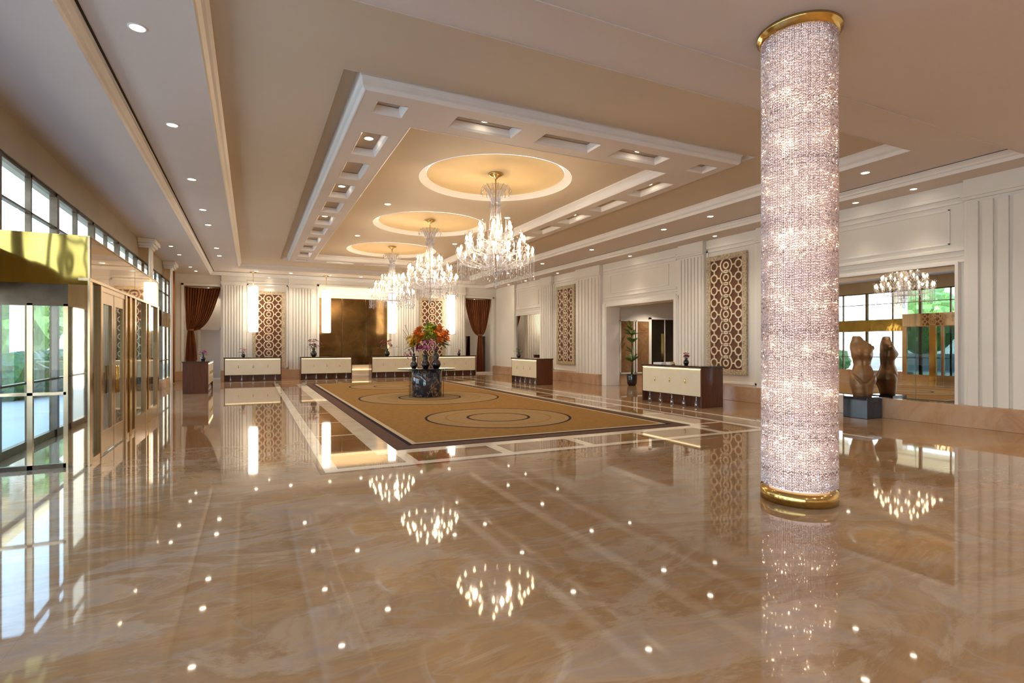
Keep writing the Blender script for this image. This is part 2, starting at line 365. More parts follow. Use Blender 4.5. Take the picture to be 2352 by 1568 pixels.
struct('trim_cornice', cn, M['trim'])
ss = MB(); ss.sweep_rect(*R1[:2], R1[2], R1[3], [(.07, ZB - .034), (.07, ZB - .004), (.15, ZB - .004)]); struct('trim_slot', ss, M['slot'])

# ---------------------------------------------------------------- downlights
GR = {}
def downlight(x, y, z, power, label, group, r=.075, tilt=None, spot=2.1, name='downlight'):
    t_ = thing(name, label, 'ceiling light', (x, y, z), group=group)
    key = round(r, 3)
    if key not in GR:
        a = MB().lathe([(r * 1.3, 0), (r * 1.3, -.008), (r * 1.02, -.010), (r, .001)], n=20)
        b_ = MB().lathe([(r, -.004), (.0005, -.0045)], n=20)
        ra = a.build('trim_ring', M['trim'], t_); rb = b_.build('lens', M['lamp'], t_); GR[key] = (ra.data, rb.data)
    else:
        for nm, d in zip(('trim_ring', 'lens'), GR[key]):
            o = bpy.data.objects.new(nm, d); col.objects.link(o); o.parent = t_
    if power:
        lamp_obj('SPOT', 'lamp_light', (0, 0, -.03), power, WARM2, t_, .04, spot, .7, rot=tilt)
    return t_
LG = 'recessed downlights'
for k, y in enumerate((7.31, 10.29, 13.48, 16.37, 18.36, 22.6, 24.5)):
    words = ['nearest', 'second nearest', 'third nearest', 'fourth nearest', 'fifth nearest', 'second from the back', 'rearmost'][k]
    downlight(-1.16, y, ZB, DL_POWER, f'round recessed downlight, {words} in the row along the left soffit', 'downlights in the left soffit')
for k, y in enumerate((6.9, 11.1, 12.97, 16.9, 20.7, 24.2)):
    words = ['nearest', 'second nearest', 'third nearest', 'fourth nearest', 'fifth nearest', 'rearmost'][k]
    downlight(11.46, y, ZB, DL_POWER, f'round recessed downlight, {words} in the row along the right soffit', 'downlights in the right soffit')
for k, x in enumerate((.2, 1.75, 3.6, 5.15, 6.75, 8.4, 10.0)):
    words = ['leftmost', 'second from left', 'third from left', 'middle', 'third from right', 'second from right', 'rightmost'][k]
    downlight(x, 28.85, ZB, DL_POWER, f'round recessed downlight, {words} in the row above the rear desks', 'downlights above the rear desks')
for k, (x, y) in enumerate(sorted(lamps_f)):
    near = 'left' if x < 3 else 'right' if x > 7.5 else 'middle'
    arm = 'front arm' if y < yc0 + .1 else 'rear arm' if y > yc1 - .1 else near + ' arm'
    n_ = sum(1 for (a, b) in sorted(lamps_f)[:k] if abs(a - x) < .1) if 'front' not in arm and 'rear' not in arm else int(x > 5)
    order = ['first', 'second', 'third', 'fourth', 'fifth', 'sixth'][n_]
    if 'front' in arm or 'rear' in arm: order = 'left' if x < 5 else 'right'
    downlight(x, y, ZF + .13, DL_POWER * .8, f'{order} downlight inside a sunk coffer on the {arm} of the ceiling frame', 'downlights in the ceiling coffers')
for k, (x, y) in enumerate(((3.36, 14.8), (3.36, 19.5), (6.98, 14.8), (6.98, 19.5))):
    downlight(x, y, ZI, DL_POWER, f'downlight {"left" if x < 5 else "right"} of the {"near" if y < 16 else "rear"} gap between the round ceiling domes', 'downlights between the domes')
WW = 'wall washing downlights on the right'
for k, (y, w) in enumerate(((6.8, 'above the near fluted pier'), (8.05, 'above the sculpture mirror'), (12.4, 'above the near lattice panel'), (16.6, 'above the wide opening'), (22.0, 'above the far lattice panel'), (25.3, 'above the far mirror'), (27.4, 'next to the back right corner'))):
    downlight(13.0, y, ZL, DL_POWER * .8, f'small wall washing downlight {w}', WW, .06, (0, math.radians(16), 0), 1.5)
for k, (x, w) in enumerate(((.8, 'above the left rear lattice panel'), (9.4, 'above the right rear lattice panel'))):
    downlight(x, YB - .22, ZL, DL_POWER * .6, f'small wall washing downlight {w}', 'wall washers on the back wall', .05, (math.radians(-8), 0, 0), 1.4)
for k, (x, y) in enumerate(((-2.5, 21.8), (-2.45, 23.7), (-2.4, 27.2), (-2.3, 28.6))):
    words = ['nearest', 'second', 'third', 'rearmost'][k]
    downlight(x, y, ZL, DL_POWER * .5, f'recessed downlight by the left windows, {words} of four', 'downlights by the left windows', .06)
for y in (1.6, -2.0, -5.6):          # unseen fill lamps added around and behind the camera to brighten the foreground
    for x in (-1, 2, 5, 8, 11) if y < 0 else (9.2, 12.0, -2.6):
        downlight(x, y, ZL, DL_POWER * 3.0, 'added fill downlight, unseen, in the entrance end of the lobby', 'added fill downlights behind the camera')

# ---------------------------------------------------------------- walls
w = MB()
OP = (14.6, 18.6, 3.3)
for a, b_, z0, z1 in ((YN, OP[0], 0, ZL), (OP[1], YB + .3, 0, ZL), (OP[0], OP[1], OP[2], ZL)): w.box(XW, XW + .6, a, b_, z0, z1)
wall_right = struct('wall_right', w, M['white'])
w = MB()
xb0, xb1 = -3.6, 14.0
NI = (3.2, 7.0, 4.78)      # niche
CL = (-2.92, -1.36, 4.55); CR = (11.4, 13.15, 4.5)
segs = [xb0, CL[0], CL[1], NI[0], NI[1], CR[0], CR[1], xb1]
for i in range(len(segs) - 1):
    top = {1: CL[2], 3: NI[2], 5: CR[2]}.get(i)
    if top: w.box(segs[i], segs[i + 1], YB, YB + .3, top, ZL)
    else: w.box(segs[i], segs[i + 1], YB, YB + .3, 0, ZL)
for (a, b_, z) in (CL, CR):
    w.box(a - .1, b_ + .1, YB + 1.1, YB + 1.2, 0, ZL); w.box(a - .1, a, YB + .3, YB + 1.1, 0, ZL); w.box(b_, b_ + .1, YB + .3, YB + 1.1, 0, ZL)
    w.box(a, b_, YB + .3, YB + 1.1, z, z + .1)
w.box(NI[0] - .1, NI[0], YB + .3, YB + 1.0, 0, ZL); w.box(NI[1], NI[1] + .1, YB + .3, YB + 1.0, 0, ZL); w.box(NI[0], NI[1], YB + .9, YB + 1.0, 0, ZL)
wall_back = struct('wall_back', w, M['white'])
struct('wall_front', MB().box(XL - .3, XW + .6, YN - .3, YN, 0, ZL + .5), M['white'])
# solid stretch of left wall at the back and the bulkhead over the windows
w = MB().box(XL - .3, XL, 28.0, YB + .3, 0, ZL); w.box(XL - .3, XL, YN, 28.0, 4.5, ZL); w.box(XL - .3, XL, YN, YN + 1, 0, 4.5)
wall_left = struct('wall_left', w, noise_col(mat('olive_gold_paint', (.4, .33, .22), .35), [(.3, (.34, .28, .18)), (.7, (.40, .33, .22))], 1.2)[0])

# marble bases
PR = .17   # pier projection
bs = MB()
for a, b_ in ((YN, OP[0] - .15), (OP[1] + .4, YB)): bs.box(XW - PR - .02, XW, a, b_, 0, .45)
struct('baseboard_right', bs, M['basestone'], bevel=.008)
bs = MB()
for a, b_ in ((XL, CL[0]), (CL[1], NI[0]), (NI[1], CR[0]), (CR[1], XW)): bs.box(a, b_, YB - PR - .02, YB, 0, .45)
struct('baseboard_back', bs, M['basestone'], bevel=.008)
struct('baseboard_left', MB().box(XL, XL + .12, 15.7, 28.0, 0, .35), M['basestone'])

# fluted piers
def pier(name, a, b_, side, n):
    m = MB(); p0 = .05
    def bx(u0, u1, d, z0, z1):
        if side == 'R': m.box(XW - d, XW, u0, u1, z0, z1)
        else: m.box(u0, u1, YB - d, YB, z0, z1)
    bx(a, b_, PR - .05, .45, 4.7)
    pitch = (b_ - a - .1) / n
    for k in range(n): bx(a + .05 + pitch * (k + .14), a + .05 + pitch * (k + .86), PR, .45, 4.60)
    bx(a - .02, b_ + .02, PR + .015, 4.66, 4.72); bx(a - .04, b_ + .04, PR + .04, 4.72, 4.80); bx(a, b_, PR - .01, 4.80, ZL)
    struct(name, m, M['white'], bevel=.006)
k = 1
for a, b_, n in ((3.7, 6.0, 9), (9.1, 11.1, 7), (13.15, 14.3, 7), (18.95, 20.85, 7), (23.05, 24.2, 6)):
    pier(f'trim_{k}', a, b_, 'R', n); k += 1
for a, b_, n in ((-1.33, -.25, 8), (1.72, 2.95, 8), (7.2, 8.4, 8), (10.3, 11.35, 7)):
    pier(f'trim_{k}', a, b_, 'B', n); k += 1
m = MB().box(XW - .12, XW, 27.25, 29.5, .45, ZL); struct(f'trim_{k}', m, M['white'], bevel=.01); k += 1

# picture rails and casings
def rframe(m, a, b_, z0, z1, wd=.06, d=.03, o=0.0):
    for (p, q, r_, s_) in ((a, b_, z1 - wd, z1), (a, b_, z0, z0 + wd), (a, a + wd, z0, z1), (b_ - wd, b_, z0, z1)):
        m.box(XW - o - d, XW - o, p, q, r_, s_)
m = MB()
for a, b_ in ((6.0, 9.1), (14.5, 18.8), (24.3, 27.2)):
    for z, d, h in ((3.42, .05, .05), (3.55, .03, .03), (3.66, .06, .07), (4.66, .04, .05), (4.78, .06, .08)): m.box(XW - d, XW, a, b_, z, z + h)
for a, b_ in ((6.3, 8.9), (14.9, 18.4), (24.6, 27.0)): rframe(m, a, b_, 3.82, 4.58, .04, .02)
for a, b_ in ((11.15, 13.1), (20.9, 23.0)):
    rframe(m, a, b_, .5, 4.75, .07, .05); m.box(XW - .05, XW, a, b_, 4.8, 4.88)
struct(f'trim_{k}', m, M['trim'], bevel=.006); k += 1
m = MB()    # casing of the wide opening
for a, b_ in ((OP[0] - .22, OP[0] + .012), (OP[1] - .012, OP[1] + .28)): m.box(XW - .07, XW + .62, a, b_, 0, OP[2] + .12); m.box(XW - .1, XW, a + .05, b_ - .05, 0, OP[2] + .12)
m.box(XW - .075, XW + .62, OP[0] - .22, OP[1] + .28, OP[2] - .012, OP[2] + .12)
struct(f'trim_{k}', m, M['trim'], bevel=.008); k += 1
m = MB()    # back wall frames
def bframe(m, a, b_, z0, z1, wd=.06, d=.03):
    for (p, q, r_, s_) in ((a, b_, z1 - wd, z1), (a, b_, z0, z0 + wd), (a, a + wd, z0, z1), (b_ - wd, b_, z0, z1)): m.box(p, q, YB - d, YB, r_, s_)
for a, b_ in ((-.2, 1.68), (8.45, 10.25)): bframe(m, a, b_, .5, 4.75, .07, .05); m.box(a, b_, YB - .06, YB, 4.8, 4.88)
for a, b_, z in (CL, CR, NI): bframe(m, a - .1, b_ + .1, 0, z + .1, .1, .06)
struct(f'trim_{k}', m, M['trim'], bevel=.006); k += 1

# ---------------------------------------------------------------- lattice panels
def lattice_panel(name_label, loc, rz, wd, ht):
    """local: x across, z up, faces -y"""
    t_ = thing('lattice_panel', name_label, 'wall panel', loc, rz, 'ring lattice wall panels')
    bw = .16
    MB().box(-wd / 2 + .02, wd / 2 - .02, -.03, 0, .02, ht - .02).build('backing', M['latticebg'], t_)
    f_ = MB()
    for a, b_, c_, d_ in ((-wd / 2, wd / 2, ht - bw, ht), (-wd / 2, wd / 2, 0, bw), (-wd / 2, -wd / 2 + bw, bw, ht - bw), (wd / 2 - bw, wd / 2, bw, ht - bw)): f_.box(a, b_, -.07, 0, c_, d_)
    f_.build('border', M['mosaic'], t_)
    L = MB(); n = 9; z0, z1 = bw, ht - bw; p = (z1 - z0) / n; iw = wd / 2 - bw
    def rg_(cx, cz, ro, ri):
        N = 28; vs = []; fs = []
        for kk in range(N):
            a = 2 * PI * kk / N; ca, sa = math.cos(a), math.sin(a)
            for rad, y in ((ro, -.055), (ri, -.055), (ro, -.03), (ri, -.03)):
                vs.append((min(max(cx + rad * ca, -iw), iw), y, min(max(cz + rad * sa, z0), z1)))
        for kk in range(N):
            a = kk * 4; b2 = ((kk + 1) % N) * 4
            fs += [(a, b2, b2 + 1, a + 1), (a + 2, b2 + 2, b2, a), (a + 1, b2 + 1, b2 + 3, a + 3)]
        L.add(vs, fs)
    rs = .145; rb = p * .64
    for q in range(n):
        cz = z0 + p * (q + .5)
        for s_ in (-1, 1): rg_(s_ * (iw - rs * .98), cz, rs, rs - .042)
        rg_(0, cz, rb, rb - .042); rg_(0, cz, .115, .073)
        for s_ in (-1, 1):
            xa, xb = sorted((s_ * (iw - rs * 1.95), s_ * rb)); 
            if xb - xa > .005: L.box(xa - .01, xb + .01, -.054, -.03, cz - .02, cz + .02)
            L.box(*sorted((s_ * (iw - rs - .02), s_ * (iw - rs + .02))), -.054, -.03, cz + rs - .01, cz + p - rs + .01)
    L.build('ring_lattice', M['lattice'], t_)
    return t_
lattice_panel('tall gold ring lattice wall panel nearest the crystal column', (XW - .022, 12.27, .78), -PI / 2, 1.56, 3.75)
lattice_panel('tall gold ring lattice wall panel farther along the right wall', (XW - .022, 21.85, .78), -PI / 2, 1.6, 3.72)
lattice_panel('gold ring lattice panel on the back wall beside the leftmost pendant', (.78, YB - .022, .55), 0, 1.5, 3.85)
lattice_panel('gold ring lattice panel on the back wall beside the rightmost pendant', (9.35, YB - .022, .55), 0, 1.5, 3.85)

# ---------------------------------------------------------------- mirrors on the right wall
def wmirror(a, b_, z0, z1, label, splits):
    t_ = thing('wall_mirror', label, 'mirror', (XW, (a + b_) / 2, z0), 0)
    h = (b_ - a) / 2; H = z1 - z0
    ys = [-h] + [s_ - (a + b_) / 2 for s_ in splits] + [h]
    for i in range(len(ys) - 1): MB().box(-.03, 0, ys[i] + .004, ys[i + 1] - .004, 0, H).build('mirror_pane', M['mirror'], t_)
    f_ = MB()
    for p, q, r_, s_ in ((-h - .06, h + .06, H, H + .06), (-h - .06, -h, 0, H), (h, h + .06, 0, H)): f_.box(-.09, 0, p, q, r_, s_)
    f_.build('frame', M['trim'], t_)
wmirror(6.18, 8.75, .45, 3.38, 'large wall mirror behind the bronze torso reflecting the entrance windows', [6.95])
wmirror(24.32, 27.15, .45, 3.32, 'wall mirror above the far right desk, near the back corner', [])

# ---------------------------------------------------------------- side passage behind the wide opening
m = MB().box(XW + .6, 21, 18.75, 18.95, 0, 3.9); m.box(20.9, 21, 12, 18.95, 0, 3.9); m.box(XW + .6, 21, 12, 12.2, 0, 3.9)
struct('wall_passage', m, M['white']); struct('ceiling_passage', MB().box(XW + .6, 21, 12, 18.95, 3.78, 3.9), M['lowceil'])
struct('baseboard_passage', MB().box(XW + .6, 20.9, 18.7, 18.75, 0, .45), M['basestone'])
m = MB()
for q in range(30): m.box(14.5 + q * .2, 14.6 + q * .2, 18.55, 18.75, 3.62, 3.78)
struct(f'trim_{k}', m, M['tray']); k += 1
for q, (a, b_) in enumerate(((14.15, 14.82), (15.02, 15.65))):
    t_ = thing('marble_panel', ['brown marble wall panel behind the potted palm in the opening', 'brown marble wall panel between the palm and dark door'][q], 'wall panel', ((a + b_) / 2, 18.70, .52))
    h = (b_ - a) / 2
    MB().box(-h, h, -.03, 0, 0, 2.2).build('slab', M['panelstone'], t_)
    f_ = MB()
    for p_ in ((-h - .05, -h, -.03, 2.23), (h, h + .05, -.03, 2.23), (-h - .05, h + .05, 2.2, 2.25), (-h - .05, h + .05, -.05, 0)): f_.box(p_[0], p_[1], -.045, 0, p_[2], p_[3])
    f_.build('border', M['trim'], t_)
d_ = sroot('door_1')
MB().box(15.78, 17.3, 18.68, 18.74, .0, 2.82).build('door_leaf', M['darkdoor'], d_)
f_ = MB().box(15.7, 15.78, 18.64, 18.75, 0, 2.9); f_.box(17.3, 17.38, 18.64, 18.75, 0, 2.9); f_.box(15.7, 17.38, 18.64, 18.75, 2.82, 2.9); f_.box(16.53, 16.56, 18.66, 18.69, 0, 2.82)
f_.build('door_frame', M['trim'], d_)
MB().box(16.42, 16.46, 18.60, 18.68, .9, 2.2).build('handle', M['gold'], d_)
lamp_obj('SPOT', 'passage_light', (15.5, 17.6, 3.7), 130, WARM2, None, .06, 2.2, .7)
lamp_obj('SPOT', 'passage_light', (17.5, 16.0, 3.7), 110, WARM2, None, .06, 2.4, .7)

# ---------------------------------------------------------------- niche at the back
nroot = sroot('wall_niche')
for i in range(3):
    a = NI[0] + (NI[1] - NI[0]) * i / 3; MB().box(a + .01, a + (NI[1] - NI[0]) / 3 - .01, YB + .72, YB + .8, .62, 4.25).build('bronze_panel', M['nichewall'], nroot, bevel=.01)
MB().box(NI[0], NI[1], YB + .55, YB + .9, 0, .3).build('ledge', M['cream'], nroot); MB().box(NI[0], NI[1], YB + .68, YB + .9, .3, .6).build('ledge_back', M['cream'], nroot)
MB().box(NI[0] + .05, NI[1] - .05, YB + .74, YB + .88, 4.3, 4.34).build('cove_strip', M['cove'], nroot)
MB().box(NI[0] + .1, NI[1] - .1, YB + .60, YB + .64, .34, .36).build('ledge_strip', M['cove'], nroot)
for q, X in enumerate((NI[0] + .03, NI[1] - .05)): MB().box(X, X + .02, YB + .66, YB + .7, .7, 4.2).build('side_strip', M['cove'], nroot)
a_ = lamp_obj('AREA', 'cove_light', (5.1, YB + .6, 4.4), 16, (1, .68, .32), nroot, rot=(PI, 0, 0)); a_.data.shape = 'RECTANGLE'; a_.data.size = 3.5; a_.data.size_y = .15

# ---------------------------------------------------------------- curtains
def curtain(label, loc, wt, gx, top, gz, bot=.04):
    """hangs from z=top (width wt), gathered at x=gx, z=gz. local origin at floor left."""
    t_ = thing('curtain', label, 'curtain', loc)
    U, V = 120, 44; vs = []
    for j in range(V + 1):
        z = bot + (top - bot) * j / V
        if z >= gz:
            s_ = (z - gz) / (top - gz); e_ = s_ ** .42
            l_ = (gx - .1) * (1 - e_) ; r_ = (gx + .12) + (wt - gx - .12) * e_
            if gx < .4: l_ = (gx - .14) * (1 - e_)
        else:
            s_ = (gz - z) / (gz - bot); e_ = min(1, s_ * 1.6) ** .7; l_ = gx - .1 - .12 * e_; r_ = gx + .12 + .16 * e_
        wd = r_ - l_; amp = .028 + .02 * (wd / wt)
        for i in range(U + 1):
            u = i / U; vs.append((l_ + wd * u, -amp * 1.5 * math.sin(u * 13 * 2 * PI) - .03 * math.sin(u * 5 * PI + 1), z - (.05 * math.sin(u * PI) if j == V else 0)))
    fs = [(j * (U + 1) + i, j * (U + 1) + i + 1, (j + 1) * (U + 1) + i + 1, (j + 1) * (U + 1) + i) for j in range(V) for i in range(U)]
    c_ = MB().add(vs, fs, True).build('drape', M['curtain'], t_)
    so = c_.modifiers.new('solid', 'SOLIDIFY'); so.thickness = .012
    MB().lathe([(.13, gz - .05), (.155, gz - .03), (.155, gz + .03), (.13, gz + .05)], (gx + .01, 0, 0), 20).build('tie_band', M['curtain'], t_)
    MB().tube([(.02, .0, top + .02), (wt - .02, .0, top + .02)], .02).build('rail', M['gold'], t_)
curtain('rust velvet curtain tied to the left in the back left alcove', (CL[0] + .02, YB + .2, 0), CL[1] - CL[0] - .04, .24, CL[2] - .04, 2.42)
curtain('rust velvet curtain gathered in the middle of the back right alcove', (CR[0] + .02, YB + .2, 0), CR[1] - CR[0] - .04, .98, CR[2] - .04, 2.3)
t_ = thing('curtain', 'narrow rust curtain hanging beside the rear left windows', 'curtain', (XL + .12, 27.3, 0))
vs = []; U = 40
for z in (0.04, 4.98):
    for i in range(U + 1): vs.append((.05 * math.sin(i / U * 16 * PI) * (1 if z > 1 else .8), .9 * i / U, z))
o = MB().add(vs, [(i, i + 1, U + 2 + i, U + 1 + i) for i in range(U)], True).build('drape', M['curtain'], t_); so = o.modifiers.new('solid', 'SOLIDIFY'); so.thickness = .012
MB().tube([(0, 0, 5.0), (0, .9, 5.0)], .02).build('rail', M['gold'], t_)

downlight((CL[0] + CL[1]) / 2 + .2, YB + .75, CL[2], 30, 'added downlight brightening the back left curtain alcove', 'added alcove downlights', .05)  # both alcove lamps are added to lift the dark recesses
downlight((CR[0] + CR[1]) / 2, YB + .75, CR[2], 22, 'added downlight brightening the back right curtain alcove', 'added alcove downlights', .05)
# doors in the alcoves
d_ = sroot('door_2')
MB().box(-2.3, -1.45, YB + 1.05, YB + 1.1, 0, 2.45).build('door_leaf', M['doorwhite'], d_)
f_ = MB().box(-2.42, -2.3, YB + 1.0, YB + 1.1, 0, 2.56); f_.box(-1.45, -1.38, YB + 1.0, YB + 1.1, 0, 2.56); f_.box(-2.42, -1.38, YB + 1.0, YB + 1.1, 2.45, 2.56); f_.build('door_frame', M['trim'], d_)
MB().tube([(-2.22, YB + 1.0, 1.05), (-2.1, YB + 1.0, 1.05)], .012).build('handle', M['gold'], d_)
for q, (a, b_) in enumerate(((11.45, 12.1), (12.75, 13.1))):
    d_ = sroot(f'door_{3 + q}'); MB().box(a, b_, YB + 1.04, YB + 1.1, 0, 2.25).build('door_leaf', M['darkdoor'], d_)
    f_ = MB().box(b_, b_ + .08, YB + 1.0, YB + 1.1, 0, 2.33) if q == 0 else MB().box(a - .08, a, YB + 1.0, YB + 1.1, 0, 2.33)
    f_.box(a, b_, YB + 1.0, YB + 1.1, 2.25, 2.33); f_.build('door_frame', M['trim'], d_)

# ---------------------------------------------------------------- left windows
wi = 1
edges = [YN + 1 + 2.6 * i for i in range(14)]
edges = [e_ for e_ in edges if e_ < 27.0] + [28.0]
for i in range(len(edges) - 1):
    a, b_ = edges[i], edges[i + 1]; r_ = sroot(f'window_{wi}'); wi += 1
    m = MB(); mid = (a + b_) / 2
    for p in (a, b_ - .06): m.box(XL - .14, XL - .02, p, p + .06, 0, 4.5)
    m.box(XL - .12, XL - .04, mid - .03, mid + .03, 0, 4.5)
    for z, h in ((0, .12), (3.0, .05), (3.85, .035), (4.44, .06), (1.05, .03)): m.box(XL - .12, XL - .04, a, b_, z, z + h)
    m.build('window_frame', M['bronze'], r_)
    MB().box(XL - .085, XL - .075, a + .05, b_ - .05, .1, 4.46).build('pane', M['glass'], r_)
t_ = thing('gold_fascia_band', 'rippled gold band across the left windows beyond the glazed vestibule', 'fascia', (XL, 21.7, 2.42))
MB().box(-.02, .12, -5.9, -1.12, 0, .6).build('band_face', M['foil'], t_); MB().box(-.02, .12, -.38, 4.18, 0, .6).build('band_face', M['foil'], t_)
t_2 = thing('gold_fascia_band', 'rippled gold band across the left windows nearer than the glazed vestibule', 'fascia', (XL, 0, 2.42))
MB().box(-.02, .12, -7.5, 9.2, 0, .6).build('band_face', M['foil'], t_2)
# mirrored piers along the left wall
def lpier(y0_, y1_, x1_, lab):
    r_ = sroot('wall_pier')
    MB().box(XL + .0, x1_, y0_, y1_, 0, 4.8).build('pier_body', M['goldmirror'], r_)
    MB().box(x1_, x1_ + .03, y0_, y1_, 0, 4.8).build('pier_face', M['white'], r_)
    c_ = MB(); 
    for o_, z0, z1 in ((.05, 4.8, 4.86), (.12, 4.86, 4.94), (.18, 4.94, ZL)): c_.box(XL - .0, x1_ + o_ + .03, y0_ - o_, y1_ + o_, z0, z1)
    c_.build('capital', M['trim'], r_, bevel=.02)
lpier(20.6, 21.3, -2.97, 'near'); lpier(25.9, 26.5, -3.0, 'far')

# ---------------------------------------------------------------- glazed vestibule
V0, V1, VX = 9.34, 15.55, -2.04
v = thing('glazed_vestibule', 'mirrored gold and glass entrance vestibule along the left side', 'vestibule', (VX, V0, 0))
def vb(name, x0_, x1_, y0_, y1_, z0_, z1_, mt, bev=0, parent=None): return MB().box(x0_ - VX, x1_ - VX, y0_ - V0, y1_ - V0, z0_, z1_).build(name, M[mt], parent or v, bevel=bev)
vb('side_fascia', VX - .1, VX, V0 + .03, 12.6, 2.62, 3.19, 'goldmirror'); vb('side_fascia', VX - .1, VX, 12.62, V1, 2.62, 3.19, 'goldmirror')
vb('fascia_edge', VX - .12, VX + .015, V0 - .01, V1, 2.58, 2.62, 'palegold'); vb('fascia_edge', VX - .12, VX + .015, V0 - .01, V1, 3.19, 3.205, 'palegold')
vb('roof', XL + .02, VX - .1, V0 + .1, V1, 3.1, 3.18, 'bronze')
vb('front_fascia', XL + .02, VX, V0 - .0, V0 + .1, 2.52, 3.205, 'foil')
vb('corner_post', VX - .23, VX, V0 - .005, V0 + .12, 0, 2.52, 'goldmirror'); vb('corner_edge', VX - .012, VX + .012, V0 - .02, V0 + .02, 0, 3.205, 'palegold')
# front door: clear glass with dark header
vb('door_header', XL + .05, VX - .24, V0 + .02, V0 + .08, 2.22, 2.52, 'bronze')
dl = vb('glass_door', XL + .08, VX - .26, V0 + .04, V0 + .055, .03, 2.22, 'glass')
vb('door_rail', XL + .08, VX - .26, V0 + .02, V0 + .075, .0, .06, 'bronze', parent=dl); vb('door_rail', XL + .08, VX - .26, V0 + .02, V0 + .075, 1.0, 1.04, 'palegold', parent=dl)
vb('door_stile', -2.72, -2.66, V0 + .02, V0 + .08, 0, 2.25, 'palegold'); vb('door_stile', -2.33, -2.28, V0 + .02, V0 + .08, 0, 2.25, 'palegold')
# side: posts, panes and a pair of doors
for a, b_, mt in ((V0 + .03, 9.47, 'palegold'), (9.95, 10.05, 'palegold'), (11.72, 11.85, 'palegold'), (12.08, 12.28, 'gold'), (12.56, 12.72, 'palegold'), (13.78, 13.9, 'palegold'), (14.1, 14.38, 'gold'), (15.35, V1, 'palegold')):
    vb('post', VX - .1, VX + .012, a, b_, 0, 2.58, mt, .006)
for a, b_ in ((9.47, 9.95), (11.85, 12.08), (12.28, 12.56), (12.72, 13.78), (13.9, 14.1), (14.38, 15.35)):
    vb('side_pane', VX - .05, VX - .035, a, b_, .28 if a > 12.6 else .08, 2.58, 'tealglass'); vb('sill', VX - .09, VX + .005, a, b_, 0, .28 if a > 12.6 else .08, 'palegold')
for a, b_ in ((10.07, 10.87), (10.9, 11.7)):
    lf = vb('door_leaf', VX - .055, VX - .01, a, b_, .02, .36, 'palegold', .004)
    vb('rail', VX - .055, VX - .01, a, b_, 2.32, 2.5, 'palegold', parent=lf); vb('stile', VX - .055, VX - .01, a, a + .12, .36, 2.32, 'palegold', parent=lf); vb('stile', VX - .055, VX - .01, b_ - .12, b_, .36, 2.32, 'palegold', parent=lf)
    vb('pane', VX - .04, VX - .03, a + .12, b_ - .12, .36, 2.32, 'tealglass', parent=lf)
    hx = b_ - .06 if a < 10.5 else a + .06
    MB().tube([(0.04, hx - V0, .9), (.04, hx - V0, 1.35)], .014).build('handle', M['gold'], lf)
vb('door_head', VX - .08, VX + .0, 10.05, 11.72, 2.5, 2.58, 'palegold')
vb('end_wall', XL + .02, VX, V1 - .08, V1, 0, 2.58, 'glass')

# ---------------------------------------------------------------- outside
struct('ground_outside', MB().box(-60, XL - .3, -30, 70, -.25, -.05).box(XL - .3, 40, -40, YN - .1, -.25, -.05), noise_col(mat('drive_paving', (.5, .47, .42), .7), [(.3, (.56, .54, .50)), (.7, (.64, .62, .57))], .5)[0])
m = MB().box(-15, -8.5, 11, 34, 5.6, 6.0); cano = sroot('ceiling_outside')
m.build('canopy_slab', noise_col(mat('canopy_gold', (.7, .5, .25), .5), [(.3, (.7, .48, .22)), (.7, (.8, .6, .32))], .8)[0], cano)
m = MB()
for y in range(13, 34, 9): m.box(-9.6, -9.0, y, y + .6, -.05, 5.6); m.box(-14.6, -14.0, y, y + .6, -.05, 5.6)
m.build('canopy_columns', M['white'], cano)
m = MB().box(-16.4, -16.1, -30, 60, -.05, 1.1); wo = struct('wall_outside', m, M['doorwhite'])
def blob(seed, R):
    bm = bmesh.new(); bmesh.ops.create_icosphere(bm, subdivisions=3, radius=1); rnd = random.Random(seed)
    vs = [tuple(v.co * (R * rnd.uniform(.78, 1.14))) for v in bm.verts]; vs = [(x, y, z * 1.15) for x, y, z in vs]
    fs = [tuple(v.index for v in f.verts) for f in bm.faces]; bm.free(); return vs, fs
tl = ['lush green tree beyond the white garden wall outside, '+w_ for w_ in ('nearest', 'second nearest', 'third nearest', 'fourth along', 'fifth along', 'sixth along', 'seventh along', 'farthest')]
tl[4:] = ['tree at the end of the drive, nearest of four', 'tree at the end of the drive, second of four', 'tree at the end of the drive, third of four', 'tree at the end of the drive, farthest of four']
SPT = [(-30, 2), (-27, 10.5), (-30, 19), (-27, 27.5), (-12, 39), (-14.5, 46), (-17.5, 52), (-11.5, 57)]
for q in range(8):
    t_ = thing('garden_tree', tl[q], 'tree', (SPT[q][0], SPT[q][1], -.05), 0, 'trees beyond the garden wall')
    cr_ = MB()
    for s_ in range(5):
        vs, fs = blob(q * 9 + s_, 1.5 + .25 * (s_ % 3)); o_ = (random.uniform(-1.2, 1.2), random.uniform(-1.2, 1.2), 2.6 + s_ * .75)
        cr_.add([(x + o_[0], y + o_[1], z + o_[2]) for x, y, z in vs], fs, False)
    cr_.build('crown', M['leaf'], t_)
    MB().tube([(0, 0, 0), (.05, 0, 2.6)], [.18, .12]).build('trunk', M['wood'], t_)

hd = thing('clipped_hedge', 'clipped green hedge outside along the drive beyond the vestibule', 'hedge', (-7.0, 33, -.05))
hm = MB(); rh = random.Random(5)
for q in range(26):
    vs, fs = blob(q + 70, .75); o_ = (rh.uniform(-.5, .5), q * .9 - 11, .75)
    hm.add([(x + o_[0], y + o_[1], z * .9 + o_[2]) for x, y, z in vs], fs)
hm.build('foliage', M['leaf'], hd)
